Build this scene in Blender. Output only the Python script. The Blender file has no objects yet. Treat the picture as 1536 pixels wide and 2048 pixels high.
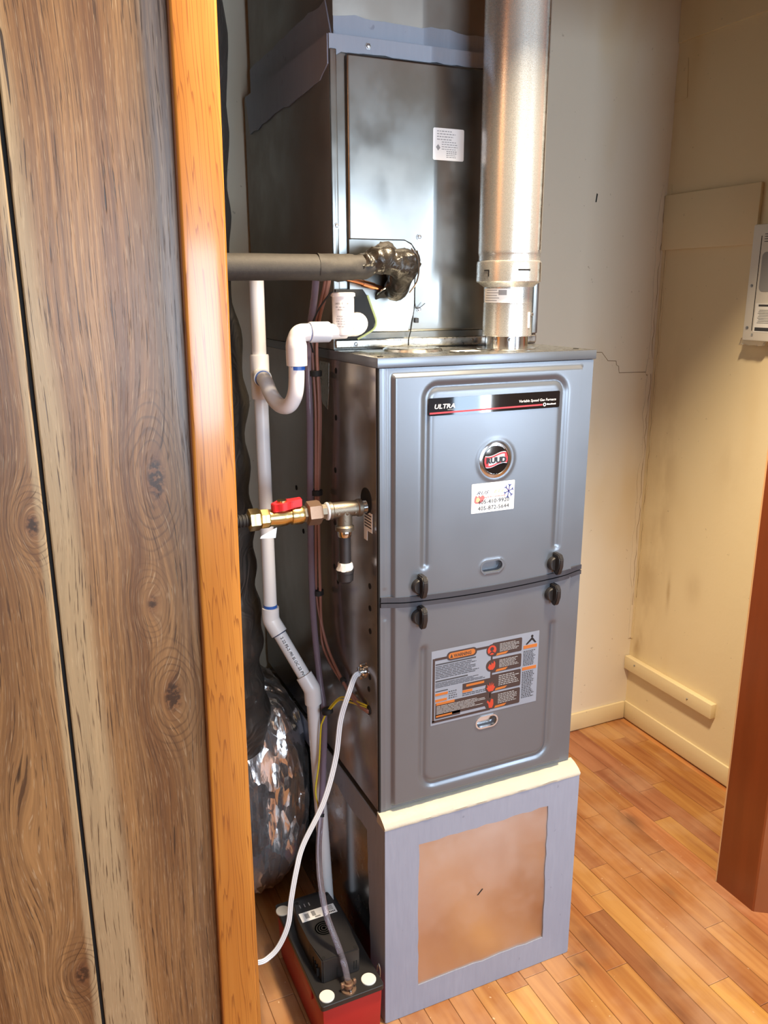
import bpy, bmesh, math, random
from mathutils import Vector, Matrix, noise as mnoise
R_ = random.Random(7)
SC = bpy.context.scene
COL = SC.collection

# ------------------------------------------------------------------ camera
def srgb(r, g, b):
    f = lambda c: (c / 255 / 12.92) if c / 255 <= .04045 else ((c / 255 + .055) / 1.055) ** 2.4
    return (f(r), f(g), f(b), 1.0)
cam = bpy.data.cameras.new('camera'); camo = bpy.data.objects.new('camera', cam); COL.objects.link(camo)
cam.sensor_fit = 'VERTICAL'; cam.sensor_height = 36.0; cam.lens = 1637.99 / 2048 * 36.0
cam.clip_start = .02; cam.clip_end = 60
cr, cu, cf = Vector((.90974, -.41517, -.0021)), Vector((.10994, .23602, .96551)), Vector((.40035, .8786, -.26036))
camo.matrix_world = Matrix(((cr.x, cu.x, -cf.x, -.55642), (cr.y, cu.y, -cf.y, -1.24943), (cr.z, cu.z, -cf.z, 1.4404), (0, 0, 0, 1)))
SC.camera = camo
# ------------------------------------------------------------------ world, light, exposure
SC.view_settings.view_transform = 'Standard'; SC.view_settings.look = 'None'
SC.view_settings.exposure = 0.0; SC.view_settings.gamma = 1.0
SC.view_settings.use_curve_mapping = False
w = bpy.data.worlds.new('world'); SC.world = w; w.use_nodes = True
bgn = w.node_tree.nodes['Background']; bgn.inputs[0].default_value = srgb(190, 215, 245); bgn.inputs[1].default_value = .6

def area(name, loc, aim, sx, sy, power, col, disk=False):
    l = bpy.data.lights.new(name, 'AREA'); l.energy = power; l.color = col
    l.shape = 'DISK' if disk else 'RECTANGLE'; l.size = sx
    if not disk: l.size_y = sy
    o = bpy.data.objects.new(name, l); COL.objects.link(o); o.location = loc
    o.rotation_euler = (Vector(aim) - Vector(loc)).to_track_quat('-Z', 'Y').to_euler()
    return o
# daylight through the two hall windows, warm ceiling lamp just outside the closet
area('window_daylight', (.15, -2.62, 1.32), (.15, 0, 1.32), 1.16, .92, 54, (.70, .85, 1.0))
area('window_daylight_tall', (1.695, -2.62, 1.28), (1.695, 0, 1.28), .17, 1.4, 17, (.58, .78, 1.0))
area('window_daylight_gap', (1.81, -2.62, 1.28), (1.81, 0, 1.28), .05, 1.4, 30, (.85, .93, 1.0))
area('ceiling_lamp', (.3, -.36, 2.40), (.3, -.36, 0), .24, .24, 76, (1.0, .80, .54), True)

# ------------------------------------------------------------------ node helpers
class G:
    def __init__(s, name):
        s.m = bpy.data.materials.new(name); s.m.use_nodes = True; s.nt = s.m.node_tree
        s.b = s.nt.nodes['Principled BSDF']
    def n(s, t, **kw):
        nd = s.nt.nodes.new('ShaderNode' + t)
        for k, v in kw.items(): setattr(nd, k, v)
        return nd
    def put(s, sock, v):
        if hasattr(v, 'is_output'): s.nt.links.new(v, sock)
        elif v is not None: sock.default_value = v
    def math(s, op, a, b=None, c=None, clamp=False):
        nd = s.n('Math', operation=op); nd.use_clamp = clamp
        for i, v in enumerate((a, b, c)):
            if v is not None: s.put(nd.inputs[i], v)
        return nd.outputs[0]
    def pos(s): return s.n('NewGeometry').outputs['Position']
    def xyz(s, v):
        nd = s.n('SeparateXYZ'); s.put(nd.inputs[0], v); return nd.outputs
    def comb(s, x, y, z):
        nd = s.n('CombineXYZ')
        for i, v in enumerate((x, y, z)): s.put(nd.inputs[i], v)
        return nd.outputs[0]
    def scale(s, v, sc):
        nd = s.n('VectorMath', operation='MULTIPLY'); s.put(nd.inputs[0], v); nd.inputs[1].default_value = sc; return nd.outputs[0]
    def add(s, v, w_):
        nd = s.n('VectorMath', operation='ADD'); s.put(nd.inputs[0], v); s.put(nd.inputs[1], w_); return nd.outputs[0]
    def noise(s, v, sc=1.0, det=2.0, rough=.5, dist=0.0):
        nd = s.n('TexNoise'); s.put(nd.inputs['Vector'], v); nd.inputs['Scale'].default_value = sc
        nd.inputs['Detail'].default_value = det; nd.inputs['Roughness'].default_value = rough; nd.inputs['Distortion'].default_value = dist
        return nd.outputs['Fac']
    def ramp(s, f, lo, hi, a=0.0, b=1.0):
        nd = s.n('MapRange'); nd.interpolation_type = 'SMOOTHSTEP'
        for i, v in enumerate((f, lo, hi, a, b)): s.put(nd.inputs[i], v)
        return nd.outputs[0]
    def mix(s, f, a, b, mode='MIX'):
        nd = s.n('Mix', data_type='RGBA', blend_type=mode); s.put(nd.inputs['Factor'], f)
        s.put(nd.inputs[6], a); s.put(nd.inputs[7], b); return nd.outputs[2]
    def out(s, col=None, rough=None, metal=None, bump=None, bs=.3, bd=.002, **kw):
        s.put(s.b.inputs['Base Color'], col); s.put(s.b.inputs['Roughness'], rough); s.put(s.b.inputs['Metallic'], metal)
        if bump is not None:
            nd = s.n('Bump'); nd.inputs['Strength'].default_value = bs; nd.inputs['Distance'].default_value = bd
            s.put(nd.inputs['Height'], bump); s.nt.links.new(nd.outputs[0], s.b.inputs['Normal'])
        for k, v in kw.items(): s.put(s.b.inputs[k.replace('_', ' ')], v)
        return s.m

def plain(name, col, rough=.5, metal=0.0, var=.06, sc=25.0, bump=.0, **kw):
    g = G(name); p = g.pos(); f = g.noise(p, sc, 3)
    c0 = tuple(c * (1 - var) for c in col[:3]) + (1,); c1 = tuple(min(1, c * (1 + var)) for c in col[:3]) + (1,)
    return g.out(g.mix(f, c0, c1), rough, metal, g.noise(p, sc * 8, 2) if bump else None, bump, .001, **kw)

MT = {}
MT['black_plastic'] = plain('black_plastic', srgb(34, 32, 33), .42)
MT['black_rubber'] = plain('black_rubber', srgb(24, 23, 24), .7)
MT['black_hole'] = plain('black_hole', srgb(10, 9, 9), .9)
MT['dark_gap'] = plain('dark_gap', srgb(18, 17, 18), .8)
MT['gasket'] = plain('gasket', srgb(52, 52, 60), .5)
MT['white_pvc'] = plain('white_pvc', srgb(222, 220, 222), .32, 0, .03)
MT['grey_pvc'] = plain('grey_pvc', srgb(196, 200, 210), .4, 0, .03)
MT['blue_primer'] = plain('blue_primer', srgb(40, 90, 170), .4)
MT['white_paper'] = plain('white_paper', srgb(240, 240, 240), .55, 0, .02)
MT['white_plastic'] = plain('white_plastic', srgb(226, 222, 214), .4, 0, .02)
MT['ink'] = plain('ink', srgb(58, 58, 62), .6)
MT['ink_black'] = plain('ink_black', srgb(16, 16, 18), .4)
MT['ink_white'] = plain('ink_white', srgb(235, 235, 238), .4)
MT['ink_red'] = plain('ink_red', srgb(200, 40, 48), .4)
MT['ink_blue'] = plain('ink_blue', srgb(60, 70, 150), .5)
MT['ink_navy'] = plain('ink_navy', srgb(40, 45, 80), .5)
MT['ink_pink'] = plain('ink_pink', srgb(226, 110, 110), .5)
MT['ink_peach'] = plain('ink_peach', srgb(240, 190, 140), .5)
MT['ink_brown'] = plain('ink_brown', srgb(58, 44, 42), .45)
MT['ink_orange'] = plain('ink_orange', srgb(176, 100, 40), .45)
MT['ink_flame'] = plain('ink_flame', srgb(182, 60, 38), .45)
MT['ink_grey'] = plain('ink_grey', srgb(150, 150, 152), .5)
MT['label_grey'] = plain('label_grey', srgb(134, 140, 153), .35)
MT['gloss_black'] = plain('gloss_black', srgb(26, 23, 24), .035, 0, .02)
MT['chrome'] = plain('chrome', srgb(205, 208, 212), .16, 1.0)
MT['badge_silver'] = plain('badge_silver', srgb(196, 194, 196), .3, .3, .02)
MT['steel_screw'] = plain('steel_screw', srgb(170, 172, 176), .3, 1.0)
MT['brass'] = plain('brass', srgb(206, 184, 128), .26, 1.0, .1, 60)
MT['grey_iron'] = plain('grey_iron', srgb(126, 118, 106), .45, .85, .12, 80, .3)
MT['dark_iron'] = plain('dark_iron', srgb(58, 56, 58), .45, .5, .1, 80, .2)
MT['bronze_iron'] = plain('bronze_iron', srgb(148, 122, 104), .42, .8, .1, 80, .2)
MT['thread_tape'] = plain('thread_tape', srgb(225, 225, 226), .5, .2, .12, 200, .6)
MT['red_handle'] = plain('red_handle', srgb(205, 40, 46), .4)
MT['red_plastic'] = plain('red_plastic', srgb(160, 30, 30), .45, 0, .05)
MT['brown_cable'] = plain('brown_cable', srgb(140, 96, 84), .4)
MT['white_cable'] = plain('white_cable', srgb(206, 210, 218), .4, 0, .03)
MT['grey_cable'] = plain('grey_cable', srgb(150, 138, 150), .35)
MT['yellow_wire'] = plain('yellow_wire', srgb(214, 190, 40), .4)
MT['copper'] = plain('copper', srgb(196, 130, 96), .3, 1.0, .1)
MT['yellow_foam'] = plain('yellow_foam', srgb(196, 204, 140), .8)
MT['blue_tag'] = plain('blue_tag', srgb(196, 212, 226), .5)
MT['mastic_cream'] = plain('mastic_cream', srgb(186, 179, 163), .5, 0, .06, 30, .5)

def painted_steel():
    g = G('painted_steel'); p = g.pos()
    f = g.noise(p, 6, 2); fine = g.noise(p, 900, 1)
    c = g.mix(f, srgb(110, 116, 125), srgb(117, 123, 132))
    return g.out(c, g.ramp(f, .3, .7, .30, .36), .55, fine, .05, .0004)
MT['painted_steel'] = painted_steel()
def galv(name, a, b, rough, wav=.25, sp=55, metal=1.0):
    g = G(name); p = g.pos()
    sp_ = g.noise(p, sp, 3, .6); big = g.noise(g.scale(p, (3, 3, 1.2)), 1.6, 2)
    c = g.mix(g.ramp(sp_, .3, .7), a, b)
    return g.out(c, g.ramp(sp_, .3, .7, rough * .85, rough * 1.2), metal, big, wav, .02)
MT['galvanised'] = galv('galvanised', srgb(176, 176, 172), srgb(198, 198, 194), .30, .06, 90)
MT['casing_steel'] = galv('casing_steel', srgb(142, 134, 130), srgb(152, 144, 140), .20, .16, 20, .80)
MT['vent_metal'] = galv('vent_metal', srgb(206, 206, 202), srgb(214, 214, 210), .28, .02, 900, .78)
MT['coil_steel'] = galv('coil_steel', srgb(139, 140, 138), srgb(148, 150, 149), .33, .10, 12)
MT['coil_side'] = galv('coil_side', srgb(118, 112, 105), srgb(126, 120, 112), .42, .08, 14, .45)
MT['bare_metal'] = galv('bare_metal', srgb(206, 198, 194), srgb(212, 204, 200), .36, .05, 10)
MT['base_side'] = galv('base_side', srgb(160, 158, 158), srgb(176, 174, 172), .24, .3, 16)

def brushed_paint(name, a, b):
    g = G(name); p = g.pos(); q = g.xyz(p)
    st = g.noise(g.scale(p, (120, 120, 14)), 1, 3); big = g.noise(p, 9, 3)
    c = g.mix(g.math('MULTIPLY', big, st), a, b)
    spots = g.ramp(g.noise(g.scale(p, (60, 60, 40)), 1, 2), .70, .76)
    return g.out(g.mix(g.math('MULTIPLY', spots, .5), c, srgb(96, 98, 112)), .55, 0.0, g.math('ADD', st, big), .5, .0015)
MT['mastic_grey'] = brushed_paint('mastic_grey', srgb(138, 143, 160), srgb(158, 163, 180))
MT['mastic_blue'] = brushed_paint('mastic_blue', srgb(134, 143, 158), srgb(150, 158, 172))

def foil(name, a, b, rough, st):
    g = G(name); p = g.pos()
    v = g.n('TexVoronoi', feature='F1'); g.put(v.inputs['Vector'], g.scale(g.add(p, g.comb(g.noise(p, 8), 0.0, 0.0)), (1, 1, .35))); v.inputs['Scale'].default_value = 22
    n1 = g.noise(g.scale(p, (1.6, 1.6, .42)), 15, 3, .5, .2)
    h = g.math('ADD', g.math('MULTIPLY', v.outputs['Distance'], .7), n1)
    return g.out(g.mix(n1, a, b), rough, .88, h, st, .013)
MT['silver_foil'] = foil('silver_foil', srgb(234, 233, 234), srgb(250, 250, 252), .2, .7)
def shards(name, a, b, rough, amt):
    # crumpled foil: every crease cell tilts its own way
    g = G(name); p = g.pos(); nrm = g.n('NewGeometry').outputs['Normal']; acc = nrm
    warp = g.noise(g.scale(p, (1, 1, .5)), 14, 2)
    for sc, k in ((30, amt), (75, amt * .55)):
        v = g.n('TexVoronoi', feature='F1'); g.put(v.inputs['Vector'], g.scale(g.add(p, g.comb(g.math('MULTIPLY', warp, .05), g.math('MULTIPLY', warp, .03), 0.0)), (1, 1, .32))); v.inputs['Scale'].default_value = sc
        acc = g.add(acc, g.scale(g.add(v.outputs['Color'], (-.5, -.5, -.5)), (k, k, k)))
    nz = g.n('VectorMath', operation='NORMALIZE'); g.put(nz.inputs[0], acc)
    bmp = g.n('Bump'); bmp.inputs['Strength'].default_value = .35; bmp.inputs['Distance'].default_value = .006
    g.put(bmp.inputs['Height'], g.noise(g.scale(p, (1.5, 1.5, .6)), 30, 3)); g.put(bmp.inputs['Normal'], nz.outputs[0])
    g.nt.links.new(bmp.outputs[0], g.b.inputs['Normal'])
    return g.out(g.mix(warp, a, b), rough, .85)
MT['silver_foil'] = shards('silver_foil_shards', srgb(236, 235, 236), srgb(250, 250, 252), .2, .75)
MT['dark_foil'] = foil('dark_foil', srgb(120, 115, 110), srgb(158, 152, 146), .36, .35)

def foam_mat():
    g = G('black_foam'); p = g.pos()
    return g.out(g.mix(g.noise(p, 160, 2), srgb(42, 39, 36), srgb(58, 54, 49)), .7, 0.0, g.noise(p, 500, 2), .3, .0006)
MT['black_foam'] = foam_mat()
def tape_mat():
    g = G('black_tape'); p = g.pos(); f = g.noise(g.scale(p, (1, 1, 1)), 60, 3, .6, 1.0)
    return g.out(g.mix(f, srgb(20, 18, 17), srgb(44, 38, 31)), .32, 0.0, f, .6, .004)
MT['black_tape'] = tape_mat()
def clear_vinyl(name, col, tr=.75):
    g = G(name)
    return g.out(col, .12, 0.0, Transmission_Weight=tr, IOR=1.25)
MT['clear_vinyl'] = clear_vinyl('clear_vinyl', srgb(214, 208, 224), .9)
MT['cloudy_vinyl'] = clear_vinyl('cloudy_vinyl', srgb(150, 132, 146), .5)
MT['plastic_bag'] = clear_vinyl('plastic_bag', srgb(240, 235, 225), .85)

# ---- walls: old cream paint with yellow stains
def wall_mat(name, a, b, stain, s0=.52, spots=()):
    g = G(name); p = g.pos()
    n1 = g.noise(p, 2.2, 4, .55); n2 = g.noise(g.scale(p, (1, 1, .35)), 3.1, 3); sp = g.noise(p, 70, 2)
    c = g.mix(n1, a, b); c = g.mix(g.ramp(n2, s0, .75, 0, .6), c, stain)
    c = g.mix(g.ramp(sp, .74, .78, 0, .35), c, srgb(120, 95, 60))
    q = g.xyz(p)
    for sy, sz, ry, rz, st in spots:
        dy = g.math('DIVIDE', g.math('SUBTRACT', q[1], sy), ry); dz = g.math('DIVIDE', g.math('SUBTRACT', q[2], sz), rz)
        e = g.math('POWER', 2.71828, g.math('MULTIPLY', g.math('ADD', g.math('MULTIPLY', dy, dy), g.math('MULTIPLY', dz, dz)), -1.0))
        c = g.mix(g.math('MULTIPLY', g.math('MULTIPLY', e, st), g.ramp(g.noise(g.scale(p, (1, 14, 6)), 1, 3), .3, .6)), c, srgb(150, 112, 56))
    return g.out(c, .62, 0.0, g.noise(p, 45, 4), .18, .003)
MT['wall_cream'] = wall_mat('wall_cream', srgb(226, 208, 168), srgb(232, 216, 182), srgb(206, 174, 110), .52, ((.722, .30, .022, .07, .6), (.66, .85, .05, .38, .25), (.50, .56, .03, .05, .22), (.60, .52, .008, .05, .6), (.70, .50, .04, .2, .25), (.42, .95, .05, .08, .12)))
MT['wall_back'] = wall_mat('wall_back', srgb(222, 210, 190), srgb(230, 219, 200), srgb(214, 186, 132), .53)
MT['wall_hall'] = wall_mat('wall_hall', srgb(132, 110, 84), srgb(146, 122, 94), srgb(120, 98, 70))
MT['ceiling'] = plain('ceiling_paint', srgb(176, 168, 154), .8)
MT['cream_board'] = wall_mat('cream_board', srgb(226, 208, 166), srgb(232, 216, 178), srgb(206, 182, 122), .5)
MT['crack'] = plain('crack', srgb(130, 102, 64), .9)

# ---- weathered panelling with knots (world x / z)
def panel_mat():
    g = G('weathered_panelling'); x, y, z = g.xyz(g.pos())
    warp = g.noise(g.comb(g.math('MULTIPLY', x, 5.0), 0.0, g.math('MULTIPLY', z, 1.3)), 1, 2)
    u = g.math('ADD', x, g.math('MULTIPLY', g.math('SUBTRACT', warp, .5), .05))
    kw = None; rings = None
    for kx, kz, rx, rz, s in ((-.386, 1.193, .040, .105, 1), (-.404, 1.011, .030, .06, .7), (-.385, .862, .042, .085, 1), (-.548, 1.145, .030, .055, .9),
                           (-.552, .43, .036, .06, 1), (-.60, .70, .05, .2, 0)):
        dx = g.math('DIVIDE', g.math('SUBTRACT', x, kx), rx); dz = g.math('DIVIDE', g.math('SUBTRACT', z, kz), rz)
        d2 = g.math('ADD', g.math('MULTIPLY', dx, dx), g.math('MULTIPLY', dz, dz))
        e = g.math('POWER', 2.71828, g.math('MULTIPLY', d2, -1.0))
        u = g.math('SUBTRACT', u, g.math('MULTIPLY', g.math('SUBTRACT', x, kx), g.math('MULTIPLY', e, .92)))
        u = g.math('ADD', u, g.math('MULTIPLY', e, .02))
        if s:
            fr = g.math('FRACT', g.math('ADD', g.math('MULTIPLY', g.math('POWER', d2, .5), 6.5), g.math('ADD', g.math('MULTIPLY', warp, 12.0), g.math('MULTIPLY', g.noise(g.comb(x, 0.0, z), 22, 2), 1.6))))
            rl = g.math('MULTIPLY', g.math('MULTIPLY', g.ramp(fr, .55, .85), g.ramp(fr, .86, 1.0, 1, 0)), g.math('MULTIPLY', g.ramp(d2, .05, .3), g.ramp(d2, .5, 1.9, float(s), 0)))
            rl = g.math('MULTIPLY', rl, g.ramp(x, -.5305, -.5295, 1.0 if kx < -.53 else 0.0, 0.0 if kx < -.53 else 1.0))
            rings = rl if rings is None else g.math('MAXIMUM', rings, rl)
            e6 = g.math('MULTIPLY', g.math('POWER', e, 9.0), float(s))
            kw = e6 if kw is None else g.math('MAXIMUM', kw, e6)
    V = lambda a, b: g.comb(g.math('MULTIPLY', u, a), 0.0, g.math('MULTIPLY', z, b))
    broad = g.noise(V(16, .9), 1, 3, .6); bands = g.noise(V(130, 1.8), 1, 5, .7); fib = g.noise(V(430, 11), 1, 3, .6); lines = g.noise(V(300, 2.2), 1.3, 4, .7)
    c = g.mix(g.ramp(broad, .32, .66), srgb(112, 76, 44), srgb(158, 119, 76))
    c = g.mix(g.ramp(bands, .36, .60), g.mix(.6, c, srgb(90, 62, 42)), c)
    c = g.mix(g.ramp(lines, .40, .60, .38, 0), c, srgb(78, 54, 38)); c = g.mix(g.ramp(lines, .56, .72, 0, .25), c, srgb(196, 168, 130))
    # pale sapwood beside the groove
    sw = g.math('ADD', x, g.math('MULTIPLY', g.math('SUBTRACT', warp, .5), .03))
    edge = g.math('ADD', -.505, g.math('MULTIPLY', g.math('SUBTRACT', 1.37, z), .043))
    sap = g.math('MULTIPLY', g.ramp(sw, g.math('SUBTRACT', edge, .012), g.math('ADD', edge, .012), 1, 0), g.ramp(x, -.546, -.538))
    c = g.mix(g.math('MULTIPLY', sap, .72), c, g.mix(g.math('MULTIPLY', g.math('ADD', bands, lines), .5), srgb(150, 128, 94), srgb(188, 168, 134)))
    # greyed streaks at the trim side and left of the groove
    gr = g.math('MULTIPLY', g.ramp(broad, .5, .7), g.ramp(x, -.39, -.35))
    c = g.mix(g.math('MULTIPLY', gr, .5), c, srgb(120, 118, 120))
    c = g.mix(g.math('MULTIPLY', rings, .5), c, srgb(70, 46, 30))
    pore = g.ramp(fib, .575, .64, 0, .85); c = g.mix(pore, c, srgb(66, 46, 32))
    lite = g.ramp(g.noise(V(300, 9), 3.1, 2), .60, .68, 0, .28); c = g.mix(lite, c, srgb(206, 184, 150))
    crk = g.math('MULTIPLY', g.ramp(g.noise(V(58, 3.4), 1.7, 2, .5, .3), .71, .735), g.ramp(g.noise(V(9, 2.0), 2.3, 1), .48, .56))
    c = g.mix(g.math('MULTIPLY', crk, .9), c, srgb(38, 27, 22))
    kn = g.math('MULTIPLY', kw, g.ramp(g.noise(g.comb(x, 0.0, z), 120, 3), .25, .6)); 
    c = g.mix(g.math('MULTIPLY', g.ramp(kw, .02, .8), .55), c, srgb(104, 66, 44)); c = g.mix(g.ramp(kn, .25, .75, 0, .85), c, srgb(40, 28, 22))
    h = g.math('SUBTRACT', g.math('MULTIPLY', bands, .5), g.math('ADD', crk, g.math('MULTIPLY', pore, .5)))
    return g.out(c, .40, 0.0, h, .25, .0012, Specular_IOR_Level=.5)
MT['panelling'] = panel_mat()

def fir_mat(name, a, b, line, coat=.5, seed=0.0):
    g = G(name); x, y, z = g.xyz(g.pos())
    if seed: x = g.math('ADD', g.math('MULTIPLY', x, .6), y)
    wv = g.noise(g.comb(g.math('MULTIPLY', x, 10), seed, g.math('MULTIPLY', z, 2.2)), 1, 2)
    par = g.math('MULTIPLY', g.math('SUBTRACT', x, -.305), 28.0)
    v = g.math('ADD', g.math('MULTIPLY', x, 330.0), g.math('MULTIPLY', wv, 14.0))
    v = g.math('ADD', v, g.math('MULTIPLY', g.math('MULTIPLY', par, par), g.ramp(z, .6, 1.25, 11.0, .6)))
    v = g.math('ADD', v, g.math('MULTIPLY', z, 14.0))
    v = g.math('ADD', v, g.math('MULTIPLY', g.noise(g.comb(g.math('MULTIPLY', x, 90), seed, g.math('MULTIPLY', z, 1.2)), 1, 2), 9.0))
    s = g.math('FRACT', g.math('MULTIPLY', v, .55))
    ln = g.math('MULTIPLY', g.ramp(s, .72, .96), g.ramp(s, .965, 1.0, 1, 0))
    big = g.noise(g.comb(g.math('MULTIPLY', x, 30), seed, g.math('MULTIPLY', z, 3)), 1, 3)
    fine = g.noise(g.comb(g.math('MULTIPLY', x, 500), 0.0, g.math('MULTIPLY', z, 10)), 1, 2)
    c = g.mix(g.ramp(big, .3, .7), a, b); c = g.mix(g.math('MULTIPLY', ln, .6), c, line); c = g.mix(g.ramp(fine, .5, .8, 0, .18), c, line)
    return g.out(c, .30, 0.0, fine, .06, .0006, Coat_Weight=coat, Coat_Roughness=.12)
MT['fir_trim'] = fir_mat('varnished_fir', srgb(180, 112, 42), srgb(194, 128, 54), srgb(118, 58, 20))
MT['jamb_wood'] = fir_mat('red_jamb_wood', srgb(116, 56, 25), srgb(126, 61, 28), srgb(92, 40, 17), .3, 3.0)
MT['jamb_front'] = fir_mat('brown_casing_wood', srgb(126, 68, 32), srgb(136, 75, 37), srgb(94, 46, 21), .3, 5.0)
MT['raw_edge'] = plain('raw_edge', srgb(206, 160, 110), .6)

def floor_mat(base=None):
    g = G('floor_boards' if base is None else 'floor_base'); p = g.pos(); oi = g.n('ObjectInfo')
    x, y, z = g.xyz(p); off = g.math('MULTIPLY', oi.outputs['Random'], 37.0)
    v = g.comb(g.math('ADD', x, off), g.math('ADD', y, off), 0.0)
    g1 = g.noise(g.scale(v, (30, 2.2, 1)), 1, 3, .55, .5); g2 = g.noise(g.scale(v, (420, 16, 1)), 1, 2); bl = g.noise(g.scale(v, (14, 3, 1)), 1, 3)
    col = oi.outputs['Color'] if base is None else base
    dk = g.mix(1.0, col, srgb(214, 186, 166), 'MULTIPLY'); lt = g.mix(1.0, col, srgb(255, 250, 240), 'MULTIPLY')
    c = g.mix(g.ramp(g1, .3, .66), dk, lt); c = g.mix(g.ramp(g2, .5, .8, 0, .2), c, dk); c = g.mix(g.ramp(bl, .62, .8, 0, .4), c, srgb(136, 84, 56))
    dust = g.math('MULTIPLY', g.ramp(g.noise(p, 4.0, 4, .6), .44, .68), .25); c = g.mix(dust, c, srgb(206, 176, 146))
    chip = g.math('MULTIPLY', g.ramp(g.noise(g.scale(p, (1, .7, 1)), 95, 1), .755, .78), g.ramp(g.noise(p, 6, 1), .5, .6)); c = g.mix(g.math('MULTIPLY', chip, .6), c, srgb(235, 205, 170))
    for sx, sy, rx, ry, st in ((.905, .285, .022, .045, .75), (.515, -.02, .024, .10, .5), (.455, -.075, .020, .035, .7), (.60, -.16, .02, .05, .5), (.80, .02, .012, .03, .5), (.56, -.26, .02, .05, .45), (.99, .46, .09, .10, .25)):
        dx = g.math('DIVIDE', g.math('SUBTRACT', x, sx), rx); dy = g.math('DIVIDE', g.math('SUBTRACT', y, sy), ry)
        e = g.math('POWER', 2.71828, g.math('MULTIPLY', g.math('ADD', g.math('MULTIPLY', dx, dx), g.math('MULTIPLY', dy, dy)), -1.0))
        c = g.mix(g.math('MULTIPLY', g.math('MULTIPLY', e, st), g.ramp(g.noise(g.scale(p, (40, 14, 1)), 1, 2), .25, .55)), c, srgb(98, 62, 44))
    return g.out(c, g.ramp(g1, .3, .7, .46, .36), 0.0, g2, .05, .0005, Specular_IOR_Level=.4)
MT['floor'] = floor_mat(); MT['floor_base'] = floor_mat(srgb(196, 136, 80))

# ------------------------------------------------------------------ geometry helpers (world coordinates)
def root_of(o):
    while o.parent: o = o.parent
    return o
def finish(name, bm, mat, parent=None, loc=None, smooth=None, ang=35):
    L = Vector(loc) if loc is not None else (Vector(root_of(parent).location) if parent else Vector((0, 0, 0)))
    bmesh.ops.recalc_face_normals(bm, faces=bm.faces[:])
    bmesh.ops.translate(bm, verts=bm.verts[:], vec=-L)
    me = bpy.data.meshes.new(name); bm.to_mesh(me); bm.free()
    for m in (mat if isinstance(mat, (list, tuple)) else [mat]): me.materials.append(MT[m] if isinstance(m, str) else m)
    if smooth is not False:
        me.polygons.foreach_set('use_smooth', [True] * len(me.polygons))
        me.set_sharp_from_angle(angle=math.radians(ang))
    o = bpy.data.objects.new(name, me); COL.objects.link(o)
    if parent: o.parent = parent
    else: o.location = L
    if name in ('printed_text', 'orange_print', 'dark_print', 'flame_print', 'snowflake_print', 'hazard_print'): o['kind'] = 'stuff'
    return o
def root(name, loc, label, cat, group=None):
    o = bpy.data.objects.new(name, None); COL.objects.link(o); o.location = loc; o.empty_display_size = .05
    return tag(o, label, cat, group)
def tag(o, label, cat, group=None):
    o['label'] = label; o['category'] = cat
    if group: o['group'] = group
    return o
def struct(o): o['kind'] = 'structure'; return o
def B(): return bmesh.new()
def box(bm, x0, x1, y0, y1, z0, z1, bev=0, seg=2):
    r = bmesh.ops.create_cube(bm, size=1); vs = r['verts']
    for v in vs: v.co = Vector(((x0 + x1) / 2 + v.co.x * (x1 - x0), (y0 + y1) / 2 + v.co.y * (y1 - y0), (z0 + z1) / 2 + v.co.z * (z1 - z0)))
    if bev:
        es = list({e for v in vs for e in v.link_edges}); bmesh.ops.bevel(bm, geom=es, offset=bev, segments=seg, affect='EDGES', profile=.5)
    return bm
def frame_of(d):
    d = d.normalized(); a = Vector((0, 0, 1)) if abs(d.z) < .9 else Vector((1, 0, 0))
    s = d.cross(a).normalized(); return s, d.cross(s).normalized()
def lathe(bm, p0, axis, prof, n=28, ph=0.0):
    """prof: (t along axis, radius)"""
    p0, ax = Vector(p0), Vector(axis).normalized(); s, t = frame_of(ax); rings = []
    for tt, r in prof:
        rings.append([bm.verts.new(p0 + ax * tt + (s * math.cos(ph + 2 * math.pi * i / n) + t * math.sin(ph + 2 * math.pi * i / n)) * max(r, 1e-5)) for i in range(n)])
    for a, b in zip(rings, rings[1:]):
        for i in range(n): bm.faces.new((a[i], a[(i + 1) % n], b[(i + 1) % n], b[i]))
    bm.faces.new(rings[0][::-1]); bm.faces.new(rings[-1]); return bm
def cyl(bm, p0, p1, r, r1=None, n=28, bev=0):
    p0, p1 = Vector(p0), Vector(p1); h = (p1 - p0).length; r1 = r if r1 is None else r1
    pr = [(0, r), (h, r1)] if not bev else [(0, r - bev), (bev, r), (h - bev, r1), (h, r1 - bev)]
    return lathe(bm, p0, p1 - p0, pr, n)
def spline(pts, n=8):
    P = [Vector(p) for p in pts]; Q = [P[0] * 2 - P[1]] + P + [P[-1] * 2 - P[-2]]; out = []
    for i in range(1, len(Q) - 2):
        a, b, c, d = Q[i - 1:i + 3]
        for k in range(n):
            t = k / n; out.append(.5 * ((2 * b) + (c - a) * t + (2 * a - 5 * b + 4 * c - d) * t * t + (3 * b - a - 3 * c + d) * t ** 3))
    out.append(P[-1]); return out
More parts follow.
